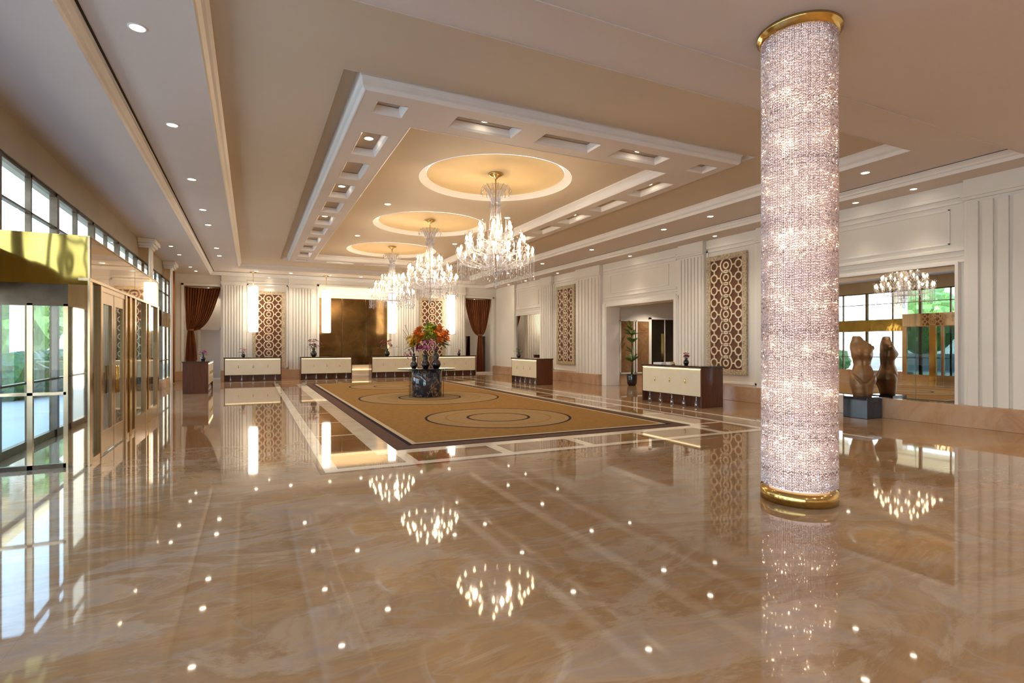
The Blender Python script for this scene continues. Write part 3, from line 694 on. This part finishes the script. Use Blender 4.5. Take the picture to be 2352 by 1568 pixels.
# ---------------------------------------------------------------- carpet
cp = thing('carpet', 'large gold carpet with three ringed medallions and dark brown border', 'carpet', (CX + .03, 16.75, 0))
CW, CH = 6.2 / 2, 16.3 / 2
MB().box(-CW, CW, -CH, CH, .002, .012).build('border', M['carpetbrown'], cp)
MB().box(-CW + .26, CW - .26, -CH + .26, CH - .26, .011, .0135).build('dark_line', M['carpetblack'], cp)
MB().box(-CW + .34, CW - .34, -CH + .34, CH - .34, .0125, .015).build('pale_line', M['carpetcream'], cp)
MB().box(-CW + .43, CW - .43, -CH + .43, CH - .43, .014, .0165).build('field', M['carpet'], cp)
for (cx, cy), ro, ri in ((DOMES[0], 1.69, .74), (DOMES[1], 2.22, 1.0), (DOMES[2], 1.69, .74)):
    cx -= CX + .03; cy -= 16.75; cy += (-.15 if cy < -1 else 0)
    md = MB().lathe([(ro, .016), (ro, .0175), (.001, .0175)], (cx, cy, 0), 72, False).build('medallion', M['carpetlight'], cp)
    rg_ = MB()
    for a, w_ in ((ro, .055), (ri, .06)): rg_.lathe([(a - w_, .0172), (a - w_, .0195), (a, .0195), (a, .016)], (cx, cy, 0), 72, False)
    rg_.build('medallion_ring', M['carpetblack'], md)
    MB().lathe([((ro + ri) / 2 - .02, .0172), ((ro + ri) / 2 - .02, .019), ((ro + ri) / 2 + .02, .019), ((ro + ri) / 2 + .02, .0172)], (cx, cy, 0), 72, False).build('middle_ring', M['carpet'], md)

# ---------------------------------------------------------------- reception desks
def desk():
    """front faces -y, length 2.44 along x, depth .8"""
    t_ = thing('reception_desk', '', 'desk'); L = 1.22
    MB().box(-L - .02, L + .02, -.42, .42, 1.07, 1.12).build('counter_top', M['darktop'], t_, bevel=.006)
    for s_ in (-1, 1): MB().box(*sorted((s_ * L, s_ * (L - .04))), -.38, .4, 0, 1.07).build('side_panel', M['wood'], t_, bevel=.004)
    fp = MB().box(-L + .04, L - .04, -.39, -.35, .3, 1.02).build('front_panel', M['leather'], t_, bevel=.01)
    MB().box(-L + .05, L - .05, -.40, -.36, 1.03, 1.045).build('light_strip', M['underglow'], t_)
    MB().box(-L + .04, L - .04, -.18, .36, 0, .3).build('plinth', M['wood'], t_)
    MB().box(-L + .04, L - .04, -.34, .36, .3, 1.07).build('carcass', M['wood'], t_)
    for X in (-.62, 0, .62):
        p_ = MB(); p_.lathe([(.001, -.05), (.012, -.045), (.02, -.02), (.012, 0), (.022, .03), (.012, .05), (.001, .052)], (X, -.40, .7), 12); p_.box(X - .006, X + .006, -.4, -.385, .62, .7); p_.build('pull', M['gold'], t_)
    for X in (-.95, -.48, 0, .48, .95):
        MB().lathe([(.001, 0), (.05, .0), (.055, .05), (.05, .1), (.022, .17), (.018, .24), (.03, .298), (.001, .3)], (X, -.3, 0), 16).build('glass_leg', M['crystal'], t_)
    return t_
dk = desk(); dl_ = [(( .07, 28.52), 0, 'cream fronted reception desk below the leftmost rear lattice panel'), ((3.36, 28.52), 0, 'cream fronted reception desk left of the bronze niche gap'), ((6.78, 28.52), 0, 'cream fronted reception desk right of the bronze niche gap'), ((10.1, 28.52), 0, 'cream fronted reception desk at the right end of the back row'),
       ((11.2, 12.0), -PI / 2, 'cream fronted desk near the large right lattice panel with mahogany end'), ((11.2, 21.25), -PI / 2, 'cream fronted desk at the far right before the far mirror'), ((-1.75, 22.95), PI / 2, 'mahogany ended desk at the left in front of the curtain alcove')]
for i, ((x, y), rz, lab) in enumerate(dl_):
    o = dk if i == 0 else copy_tree(dk); o.location = (x, y, 0); o.rotation_euler.z = rz; tag(o, lab, 'desk', 'reception desks')

# ---------------------------------------------------------------- flowers
def petal_flower(name, r, mt, n=5, cup=.35):
    m_ = MB()
    for q in range(n):
        a = 2 * PI * q / n; d = Vector((math.cos(a), math.sin(a), 0)); s_ = Vector((-math.sin(a), math.cos(a), 0)); u = Vector((0, 0, 1))
        pts = [Vector((0, 0, 0)), d * r * .5 + s_ * r * .28 + u * r * cup * .5, d * r + u * r * cup, d * r * .5 - s_ * r * .28 + u * r * cup * .5, d * r * .55 + u * r * cup * .28]
        m_.add(pts, [(0, 1, 4), (1, 2, 4), (2, 3, 4), (3, 0, 4)], True)
    m_.lathe([(.001, r * .3), (r * .1, r * .25), (r * .12, 0)], n=6)
    return m_
def scatter(parent, name, mb, mt, pts, c, sc_=(.8, 1.2)):
    base = None
    for p in pts:
        if base is None: o = base = mb.build(name, mt, parent)
        else: o = base.copy(); col.objects.link(o); o.parent = parent
        o.location = p; d = (Vector(p) - Vector(c)).normalized()
        o.rotation_euler = d.to_track_quat('Z', 'Y').to_euler(); s_ = random.uniform(*sc_); o.scale = (s_, s_, s_)
def frond(m_, base, tip, w_, n=7):
    b_, t_ = Vector(base), Vector(tip); side = (t_ - b_).cross(Vector((0, 0, 1))).normalized(); sag = (t_ - b_).length * .25
    for q in range(n):
        s0 = (q + .5) / n; p = b_.lerp(t_, s0) - Vector((0, 0, sag * s0 * s0)); ln = w_ * math.sin(PI * (s0 * .85 + .12)); dr = (t_ - b_).normalized()
        for sg in (-1, 1):
            e_ = p + side * sg * ln + dr * ln * .6 - Vector((0, 0, ln * .3))
            m_.add([p, p + dr * .02, e_, p - dr * .02], [(0, 1, 2), (0, 2, 3)])
    m_.tube([b_, b_.lerp(t_, .5) - Vector((0, 0, sag * .25)), t_ - Vector((0, 0, sag))], .005, 4)
GOURD = [(.001, 0), (.075, .0), (.10, .03), (.135, .10), (.14, .15), (.12, .21), (.07, .26), (.062, .285), (.085, .33), (.09, .37), (.07, .42), (.04, .45), (.035, .49), (.05, .52), (.052, .55), (.035, .575), (.032, .575), (.03, .5)]
TP = (CX, 17.15, .02)
tb = thing('flower_table', 'round centre table with marbled black drum base and smoked glass top', 'table', TP)
MB().lathe([(.001, .0), (.47, 0), (.49, .03), (.49, .85), (.46, .88), (.001, .88)], n=40).build('drum_base', M['tablestone'], tb)
MB().lathe([(.001, .88), (.94, .88), (.95, .89), (.94, .905), (.001, .905)], n=56).build('glass_top', M['tableglass'], tb)
for q in range(6):
    a = 2 * PI * q / 6 + .2; MB().tube([(.62 * math.cos(a), .62 * math.sin(a), 0), (.62 * math.cos(a), .62 * math.sin(a), .88)], .009, 6).build('slender_leg', M['bronze'], tb)
Rt = (.9007, -.4344)   # direction to the right in the photo
vlab = ['black gourd vase on the centre table holding magenta orchids, leftmost', 'black gourd vase on the centre table, middle of three', 'tallest black gourd vase on the centre table, rightmost']
for q, (dx, s_) in enumerate(((-.42, .86), (-.04, 1.0), (.31, 1.1))):
    t_ = thing('gourd_vase', vlab[q], 'vase', (TP[0] + Rt[0] * dx, TP[1] + Rt[1] * dx, .925), group='gourd vases on the centre table')
    MB().lathe([(r_ * s_, z * s_) for r_, z in GOURD], n=28).build('vase_body', M['blackgloss'], t_)
def at(dx, dz, dy=0): return (Rt[0] * dx + .4344 * dy, Rt[1] * dx + .9007 * dy, dz)
def cloud(cx, cz, rx, rz_, n, ry=.25):
    out = []
    for _ in range(n):
        while 1:
            a, b_, c_ = (random.uniform(-1, 1) for _ in range(3))
            if a * a + b_ * b_ + c_ * c_ <= 1: break
        out.append(at(cx + rx * a, cz + rz_ * c_, ry * b_))
    return out
fb = thing('flower_arrangement', 'tall mixed bouquet of orange, lime and magenta blooms rising above centre table', 'flowers', (TP[0], TP[1], .925))
sm_ = MB()
for q in range(26):
    bx_ = random.choice((-.42, -.04, .29)); sm_.tube([at(bx_, .5 if bx_ < -.1 else .58 if bx_ < .1 else .66), at(bx_ * 1.15 + random.uniform(-.06, .12), .75), at(bx_ * 1.3 + random.uniform(-.3, .35), random.uniform(1.0, 1.45))], .006, 4)
sm_.build('stems', M['stem'], fb)
lily = petal_flower('l', .12, None, 6, .6); orch = petal_flower('o', .062, None, 5, .2); lim = petal_flower('m', .09, None, 7, .9)
scatter(fb, 'orange_blossom', lily, M['orange'], cloud(-.24, 1.10, .27, .24, 40) + cloud(.46, 1.08, .25, .30, 54), at(.1, .6))
scatter(fb, 'yellow_blossom', lily, M['yellow'], cloud(-.42, .88, .24, .16, 24), at(.1, .6))
scatter(fb, 'lime_blossom', lim, M['lime'], cloud(.12, 1.14, .26, .30, 66) + cloud(-.2, .95, .2, .12, 16), at(.1, .6))
op = cloud(.08, .78, .24, .20, 40) + cloud(-.32, .66, .20, .12, 24) + cloud(-.62, .48, .12, .18, 22)
scatter(fb, 'orchid_blossom', orch, M['purple'], op, at(0, .7), (.8, 1.3))
scatter(fb, 'wine_blossom', lim, M['darkred'], cloud(-.2, .72, .1, .08, 6), at(0, .6))
for q in range(22):
    m_ = MB(); 
    if q < 9: c0 = at(.15, 1.1); dx, dz = random.uniform(-.1, .35), random.uniform(1.35, 1.6)
    elif q < 16: c0 = at(.4, .85); dx, dz = random.uniform(.6, .85), random.uniform(.6, 1.05)
    else: c0 = at(-.2, .8); dx, dz = random.uniform(-.75, -.5), random.uniform(.5, 1.15)
    frond(m_, c0, at(dx, dz + .08, random.uniform(-.2, .2)), .11, 9); m_.build('fern_leaf', M['leaf'], fb)

def small_pot(loc, s_, mt, lab, cat='flowers', spread=.12, n=14, pale=None, leaf=4):
    v_ = thing('orchid_vase', lab, cat, loc)
    MB().lathe([(r_ * s_, z * s_) for r_, z in ((.001, 0), (.06, 0), (.09, .05), (.10, .11), (.07, .17), (.04, .20), (.05, .24), (.05, .26), (.035, .25))], n=20).build('vase_body', M['blackgloss'], v_)
    st = MB(); H = .24 * s_
    for q in range(5): st.tube([(0, 0, H * .8), (random.uniform(-.04, .04) * s_, 0, H + .08 * s_), (random.uniform(-.1, .1) * s_, random.uniform(-.05, .05), H + spread * s_)], .005, 4)
    st.build('stems', M['stem'], v_)
    pts = [(random.gauss(0, .4) * spread * s_ * 1.6, random.gauss(0, .3) * spread * s_, H + spread * s_ * (1 + random.uniform(-.5, .9))) for _ in range(n)]
    scatter(v_, 'blossom', petal_flower('b', .055 if n < 30 else .085, None, 5, .4), mt, pts, (0, 0, H))
    for q in range(leaf):
        m_ = MB(); a = random.uniform(-1.2, 1.2) * spread * 2.2 * s_; frond(m_, (0, 0, H), (a, random.uniform(-.1, .1), H + random.uniform(.3, 1.4) * spread * s_), .05 * s_, 6); m_.build('leaf', M['leaf'], v_)
small_pot((-.35, 28.5, 1.12), .9, M['pink'], 'small black pot of pink orchids on the leftmost rear desk')
small_pot((2.78, 28.45, 1.12), 1.5, M['darkred'], 'black vase of dark red blooms on the desk left of the niche', n=34, spread=.17, leaf=8)
small_pot((6.42, 28.45, 1.12), 1.5, M['darkred'], 'black vase of dark red blooms on the desk right of the niche', n=34, spread=.17, leaf=8)
small_pot((10.45, 28.5, 1.12), .9, M['pink'], 'small black pot of orchids on the right end rear desk', n=8, leaf=6)
small_pot((-1.6, 22.75, 1.12), .85, M['purple'], 'small black pot of magenta orchids on the left desk', n=14)
small_pot((11.2, 11.75, 1.12), .8, M['darkred'], 'small black pot of dark red flowers on the near right desk', n=18, leaf=2, spread=.09)
small_pot((11.1, 22.3, 1.12), 1.0, M['leaf'], 'dark green potted orchid on the far right desk', n=5, leaf=7)
# things on the near right desk
t_ = thing('desk_tray', 'white desk tray on the near right desk', 'tray', (11.15, 12.75, 1.12)); MB().box(-.14, .14, -.18, .18, 0, .012).build('tray_base', M['doorwhite'], t_); MB().plate(-.14, .14, -.18, .18, .012, .05, [(-.13, .13, -.17, .17)]).build('tray_rim', M['doorwhite'], t_)
t_ = thing('key_card_box', 'small pale box beside the tray on the near right desk', 'box', (11.1, 12.3, 1.12)); MB().box(-.07, .07, -.09, .09, 0, .07).build('box_body', M['trim'], t_, bevel=.004); MB().box(-.075, .075, -.095, .095, .07, .085).build('lid', M['palegold'], t_, bevel=.003)
t_ = thing('desk_bell', 'small glass topped desk bell on the near right desk', 'bell', (11.0, 12.05, 1.12)); MB().lathe([(.001, 0), (.05, 0), (.05, .015), (.001, .016)], n=20).build('bell_base', M['bronze'], t_); MB().lathe([(.045, .016), (.04, .05), (.02, .075), (.005, .08), (.005, .1), (.001, .1)], n=20).build('bell_dome', M['palegold'], t_)

# potted palm in the opening
t_ = thing('potted_palm', 'dark green potted palm against the inside of the wide opening', 'plant', (14.36, 18.2, 0))
MB().lathe([(.001, 0), (.15, 0), (.2, .1), (.22, .45), (.21, .47), (.19, .46), (.001, .46)], n=24).build('pot', M['blackgloss'], t_)
MB().tube([(0, 0, .46), (.03, .0, 1.4), (-.02, 0, 2.1)], [.05, .035, .02]).build('trunk', M['stem'], t_)
for q in range(34):
    a = random.uniform(0, 2 * PI); z = random.choice((1.0, 1.4, 1.8, 2.1, 2.3)); m_ = MB(); fl_ = random.uniform(.25, .42)
    frond(m_, (0, 0, z), (fl_ * math.cos(a), fl_ * .9 * math.sin(a), z + random.uniform(.15, .6)), .12, 10); m_.build('frond', M['leaf'], t_)

# ---------------------------------------------------------------- torso sculpture on its block
PLX, PLY = 12.88, 7.82
t_ = thing('black_plinth', 'polished black stone block under the bronze torso', 'plinth', (PLX, PLY, 0))
MB().box(-.28, .28, -.28, .28, 0, .49).build('block', M['blackstone'], t_, bevel=.01)
t_ = thing('torso_sculpture', 'golden brown armless female torso sculpture on the black block', 'sculpture', (PLX, PLY, .49), math.radians(-46))
def torso():
    # (z, half width, half depth, x offset, y offset) ; front is -y
    K = [(0, .185, .15, .0, .0), (.10, .215, .17, .0, .0), (.25, .25, .19, .0, .01), (.40, .275, .20, .01, .015), (.52, .262, .19, .01, .01), (.64, .205, .155, .0, 0), (.74, .172, .135, -.01, 0), (.84, .185, .14, -.01, 0),
         (.95, .215, .155, -.01, -.01), (1.06, .225, .15, -.015, -.01), (1.15, .235, .135, -.02, 0), (1.23, .215, .12, -.035, .01), (1.29, .165, .105, -.07, .01), (1.35, .115, .09, -.10, .0), (1.41, .09, .08, -.12, -.01), (1.43, .06, .05, -.125, -.01)]
    NZ, NA = 84, 64; vs = []
    def interp(z):
        for i in range(len(K) - 1):
            if K[i][0] <= z <= K[i + 1][0] + 1e-9:
                t = (z - K[i][0]) / (K[i + 1][0] - K[i][0]); t = t * t * (3 - 2 * t) * .5 + t * .5
                return [K[i][j] + (K[i + 1][j] - K[i][j]) * t for j in range(1, 5)]
        return list(K[-1][1:])
    G = lambda a, s: math.exp(-(a / s) ** 2)
    for j in range(NZ + 1):
        z = 1.43 * j / NZ; w_, d_, ox, oy = interp(z)
        for i in range(NA):
            a = 2 * PI * i / NA; ca, sa = math.cos(a), math.sin(a)
            x = w_ * math.copysign(abs(ca) ** .9, ca); y = d_ * math.copysign(abs(sa) ** .9, sa)
            if sa < 0:
                for sx_ in (-1, 1): y -= .05 * G(x - sx_ * .095, .068) * G(z - 1.0, .08)
                y -= .03 * G(x, .12) * G(z - .6, .15)
                y += .075 * G(x - (.10 * (.32 - z)), .022) * max(0, 1 - z / .36)          # line between thighs
                for sx_ in (-1, 1): y += .03 * G(x - sx_ * (.03 + (z - .30) * .9), .022) * (1 if .30 < z < .56 else 0) # groin creases
                y += .02 * G(x, .02) * G(z - .8, .22)
            else:
                for sx_ in (-1, 1): y += .075 * G(x - sx_ * .11, .09) * G(z - .36, .12)
                y -= .07 * G(x, .02) * G(z - .30, .16); y -= .03 * G(x, .03) * G(z - .9, .28)
            vs.append((x + ox, y + oy, z))
    fs = [(j * NA + i, j * NA + (i + 1) % NA, (j + 1) * NA + (i + 1) % NA, (j + 1) * NA + i) for j in range(NZ) for i in range(NA)]
    fs += [tuple(reversed(range(NA))), tuple(NZ * NA + i for i in range(NA))]
    return MB().add(vs, fs, True)
tr = torso(); tr.v = [(x, y, z * .985) for x, y, z in tr.v]
tr.lathe([(.001, -.06), (.055, -.05), (.075, .0), (.055, .05), (.001, .06)], (.17, 0, 1.13), 20)
tr.build('body', M['sculpt'], t_)

# ---------------------------------------------------------------- rear pendants
def pendant():
    t_ = thing('cylinder_pendant', '', 'pendant light')
    MB().lathe([(.001, ZB), (.17, ZB), (.17, ZB - .02), (.12, ZB - .05), (.02, ZB - .06), (.001, ZB - .06)], n=24).build('canopy', M['palegold'], t_)
    MB().tube([(0, 0, 4.6), (0, 0, ZB - .05)], .012, 8).build('rod', M['gold'], t_)
    MB().lathe([(.001, 2.33), (.2, 2.33), (.205, 2.35), (.205, 4.55), (.2, 4.57), (.001, 4.57)], n=28).build('lit_cylinder', M['pendant'], t_)
    r_ = MB()
    for z in (2.33, 4.55): r_.lathe([(.205, z), (.215, z), (.215, z + .025), (.205, z + .025)], n=28)
    r_.build('end_ring', M['gold'], t_)
    s_ = MB()
    for q in range(28):
        a = 2 * PI * q / 28; s_.tube([(.225 * math.cos(a), .225 * math.sin(a), 2.31), (.225 * math.cos(a), .225 * math.sin(a), 4.58)], .008, 4)
    s_.build('crystal_rods', M['crystal'], t_)
    for z in (2.6, 4.3): lamp_obj('POINT', 'pendant_glow', (0, -.26, z), 4, WARM2, t_, .02)
    return t_
p0 = pendant()
for i, x in enumerate((.07, 3.47, 6.87, 10.27)):
    o = p0 if i == 0 else copy_tree(p0); o.location = (x, 29.25, 0)
    tag(o, 'tall glowing white cylinder pendant ' + ['beside the left rear lattice', 'left of the bronze niche', 'right of the bronze niche', 'at the right end of the back wall'][i], 'pendant light', 'glowing cylinder pendants')

# ---------------------------------------------------------------- chandeliers (origin at the dome top, z negative down)
def chandelier():
    Z0 = ZI + .163
    t_ = thing('crystal_chandelier', '', 'chandelier')
    z = lambda h: 1.68 + h - Z0       # height above eye level -> local
    MB().lathe([(.001, 0), (.17, 0), (.18, -.02), (.14, -.05), (.06, -.09), (.03, -.13), (.001, -.14)], n=28).build('canopy', M['gold'], t_)
    MB().tube([(0, 0, -.1), (0, 0, z(1.7))], .014, 8).build('rod', M['gold'], t_)
    # crystal plume and stem
    b_ = MB()
    b_.lathe([(.30, z(3.72)), (.27, z(3.74)), (.20, z(3.66)), (.13, z(3.52)), (.09, z(3.38)), (.16, z(3.30)), (.17, z(3.26)), (.06, z(3.20)), (.05, z(3.10)), (.10, z(3.02)), (.11, z(2.86)), (.05, z(2.78)), (.14, z(2.62)), (.16, z(2.52)), (.06, z(2.45)), (.2, z(2.3)), (.25, z(2.2)), (.1, z(2.1)), (.28, z(1.98)), (.22, z(1.85)), (.05, z(1.78))], n=20)
    b_.build('crystal_stem', M['crystal'], t_)
    pl = MB()
    for q in range(14):
        a = 2 * PI * q / 14; c_, s_ = math.cos(a), math.sin(a)
        pl.tube([(.08 * c_, .08 * s_, z(3.34)), (.2 * c_, .2 * s_, z(3.62)), (.31 * c_, .31 * s_, z(3.74)), (.36 * c_, .36 * s_, z(3.62)), (.34 * c_, .34 * s_, z(3.54))], [.016, .014, .012, .012, .018], 5)
        pl.tube([(.10 * c_, .10 * s_, z(3.3)), (.13 * c_, .13 * s_, z(2.95))], .008, 4)
    pl.build('crystal_plume', M['crystal'], t_)
    for q in range(6):
        a = 2 * PI * (q + .5) / 6; MB().lathe([(.001, .0), (.03, 0), (.022, .03), (.012, .15), (.001, .3)], (.24 * math.cos(a), .24 * math.sin(a), z(2.68)), 6, False).build('spire', M['crystal'], t_)
    first = [None]
    for tier, (h, r_, n, off) in enumerate(((2.72, .40, 6, 0), (2.42, .68, 12, .13), (2.12, .88, 18, .05))):
        arm_d = None
        for q in range(n):
            a = 2 * PI * q / n + off
            if arm_d is None:
                am = MB().tube([(.05, 0, z(h - .28)), (r_ * .45, 0, z(h - .30)), (r_ * .85, 0, z(h - .22)), (r_, 0, z(h - .06))], [.014, .012, .011, .011], 6)
                am.lathe([(.001, -.06), (.025, -.05), (.06, -.02), (.062, -.012), (.02, -.01), (.02, 0)], (r_, 0, z(h)), 12)
                arm = am.build('arm', M['crystal'], t_)
                sh = MB().lathe([(.03, -.005), (.058, .04), (.062, .09), (.052, .14), (.058, .18), (.078, .205)], (r_, 0, z(h)), 14).build('glass_shade', M['shade'], arm)
                bu = MB().lathe([(.001, .0), (.014, .01), (.016, .05), (.034, .085), (.03, .12), (.012, .15), (.001, .165)], (r_, 0, z(h)), 8).build('bulb', M['bulb'], arm)
                arm_d = (arm, sh, bu); arm.rotation_euler.z = a
            else:
                A = arm_d[0].copy(); col.objects.link(A); A.parent = t_; A.rotation_euler.z = a
                for s_ in arm_d[1:]: S = s_.copy(); col.objects.link(S); S.parent = A
        # hanging crystals under this tier
        dr = MB(); nd = n * 5; rr_ = random.Random(tier)
        for q in range(nd):
            a = 2 * PI * q / nd; L_ = (.20 if tier < 2 else .44) * rr_.uniform(.75, 1.1); R_ = r_ + (.02 if q % 2 else -.05)
            zz = z(h - .07); c_ = (R_ * math.cos(a), R_ * math.sin(a), zz)
            k_ = 0; steps = int(L_ / .045)
            for s_ in range(steps):
                zc = -s_ * .045; dr.lathe([(.001, zc), (.013, zc - .02), (.001, zc - .04)], c_, 4, False)
            dr.lathe([(.001, -L_), (.02, -L_ - .03), (.001, -L_ - .085)], c_, 4, False)
        for ri_ in (.35, .6) if tier == 2 else ():
            for q in range(int(ri_ * 60)):
                a = 2 * PI * q / int(ri_ * 60); c_ = (ri_ * math.cos(a), ri_ * math.sin(a), z(1.98)); L_ = .28 + (.6 - ri_) * .6
                for s_ in range(int(L_ / .05)): dr.lathe([(.001, -s_ * .05), (.014, -s_ * .05 - .022), (.001, -s_ * .05 - .045)], c_, 4, False)
        g_ = dr.build('crystal_drops', M['crystal'], t_); g_['kind'] = 'stuff'
        lamp_obj('POINT', 'cluster_light', (r_ * .72 * math.cos(tier * 2.1 + .6), r_ * .72 * math.sin(tier * 2.1 + .6), z(h + .06)), CH_POWER, WARM, t_, .035)
    MB().lathe([(.001, z(1.78)), (.1, z(1.74)), (.12, z(1.68)), (.04, z(1.6)), (.02, z(1.52)), (.05, z(1.45)), (.06, z(1.4)), (.001, z(1.33))], n=14).build('finial', M['crystal'], t_)
    return t_, Z0
ch, ZCH = chandelier()
for i, (cx, cy) in enumerate(DOMES):
    o = ch if i == 0 else copy_tree(ch); o.location = (cx, cy, ZCH)
    tag(o, 'many-armed crystal chandelier with glass shades under the ' + ['nearest', 'middle', 'rearmost'][i] + ' round dome', 'chandelier', 'crystal chandeliers')

# ---------------------------------------------------------------- crystal column
CC = (5.39, 3.955)
cc = thing('crystal_column', 'floor to ceiling column clad in glittering crystal bead strands with brass ends', 'column', (CC[0], CC[1], 0))
RC = .372
MB().lathe([(.001, 0), (RC + .01, 0), (RC + .01, .135), (RC - .03, .14), (.001, .14)], n=64).build('brass_base', M['gold'], cc)
MB().lathe([(.001, ZL), (RC + .05, ZL), (RC + .05, ZL - .035), (RC + .035, ZL - .04), (RC + .035, ZL - .045), (RC + .02, ZL - .05), (RC + .02, ZL - .085), (RC - .03, ZL - .085)], n=64).build('brass_collar', M['gold'], cc)
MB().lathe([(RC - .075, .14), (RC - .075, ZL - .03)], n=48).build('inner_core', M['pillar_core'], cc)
def bead_mat():
    m = mat('bead_crystal', (.75, .62, .64), .08, .0, ior=1.8); n = m.node_tree.nodes; l = m.node_tree.links; b = n['Principled BSDF']
    b.inputs['Metallic'].default_value = .25
    g = n.new('ShaderNodeNewGeometry'); r = n.new('ShaderNodeValToRGB'); e = r.color_ramp.elements
    for _ in range(3): e.new(.5)
    for kk, (p, c_) in enumerate(((0, (.32, .23, .21)), (.25, (.66, .52, .50)), (.55, (.72, .60, .60)), (.8, (.80, .66, .58)), (1, (.97, .93, .9)))): e[kk].position = p; e[kk].color = (*c_, 1)
    l.new(g.outputs['Random Per Island'], r.inputs[0]); l.new(r.outputs[0], b.inputs['Base Color'])
    return m
M['bead'] = bead_mat()
NSTR = 190; zb0, zb1 = .14, ZL - .07; pb = .026; nb = int((zb1 - zb0) / pb)
def strand(mb, a, seed, R):
    rnd = random.Random(seed); ca, sa = math.cos(a), math.sin(a)
    zc = zb0 + rnd.uniform(.005, .03)
    while zc < zb1 - .015:
        zc += rnd.uniform(.018, .033); t = rnd.uniform(0, PI / 2); tx, ty = rnd.uniform(-.35, .35), rnd.uniform(-.35, .35)
        g_ = rnd.uniform(.8, 1.12); r_ = .0068 * g_; h_ = .0125 * g_; pts = []
        for kk in range(4):
            b_ = t + kk * PI / 2; x, y = r_ * math.cos(b_), r_ * math.sin(b_); pts.append((x, y, x * tx + y * ty))
        pts += [(-tx * h_ * .5, -ty * h_ * .5, h_), (tx * h_ * .5, ty * h_ * .5, -h_)]
        mb.add([(R * ca + x, R * sa + y, zc + z) for x, y, z in pts], [(0, 1, 4), (1, 2, 4), (2, 3, 4), (3, 0, 4), (1, 0, 5), (2, 1, 5), (3, 2, 5), (0, 3, 5)])
camdir = math.atan2(-CC[1], -CC[0])
angs = [camdir + (q + .5 - NSTR / 2) * 2 * PI / NSTR for q in range(NSTR)]
order = sorted(range(NSTR), key=lambda q: abs(angs[q] - camdir))
protos = []
for s_ in range(14):
    m_ = MB(); strand(m_, 0, s_, RC); protos.append(m_)
pm_ = [None] * 14
for q in order[:98]:
    s_ = random.randrange(14)
    if pm_[s_] is None: o = protos[s_].build('bead_strand', M['bead'], cc); pm_[s_] = o
    else: o = pm_[s_].copy(); col.objects.link(o); o.parent = cc
    o.rotation_euler.z = angs[q] + random.uniform(-.004, .004)
m_ = MB()
for q in order[98:]: strand(m_, angs[q], q, RC)
o = m_.build('far_bead_strands', M['bead'], cc); o['kind'] = 'stuff'
inner = MB()
for q in range(100): strand(inner, 2 * PI * q / 100 + .01, 500 + q, RC - .028)
o = inner.build('inner_bead_strands', M['bead'], cc); o['kind'] = 'stuff'
# glowing specks painted in as bead sparkle, clustered in rings and scattered
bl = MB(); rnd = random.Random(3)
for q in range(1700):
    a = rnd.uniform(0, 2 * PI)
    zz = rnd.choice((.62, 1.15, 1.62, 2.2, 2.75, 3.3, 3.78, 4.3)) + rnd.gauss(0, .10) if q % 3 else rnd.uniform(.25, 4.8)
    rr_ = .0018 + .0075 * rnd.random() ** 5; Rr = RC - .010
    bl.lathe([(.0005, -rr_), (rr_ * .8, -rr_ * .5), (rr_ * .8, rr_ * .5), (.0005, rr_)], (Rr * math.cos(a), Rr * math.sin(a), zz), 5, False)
o = bl.build('sparkle_specks', mat('sparkle_glow', (1, .85, .6), .4, emit=(1, .78, .5), estr=30), cc); o['kind'] = 'stuff'
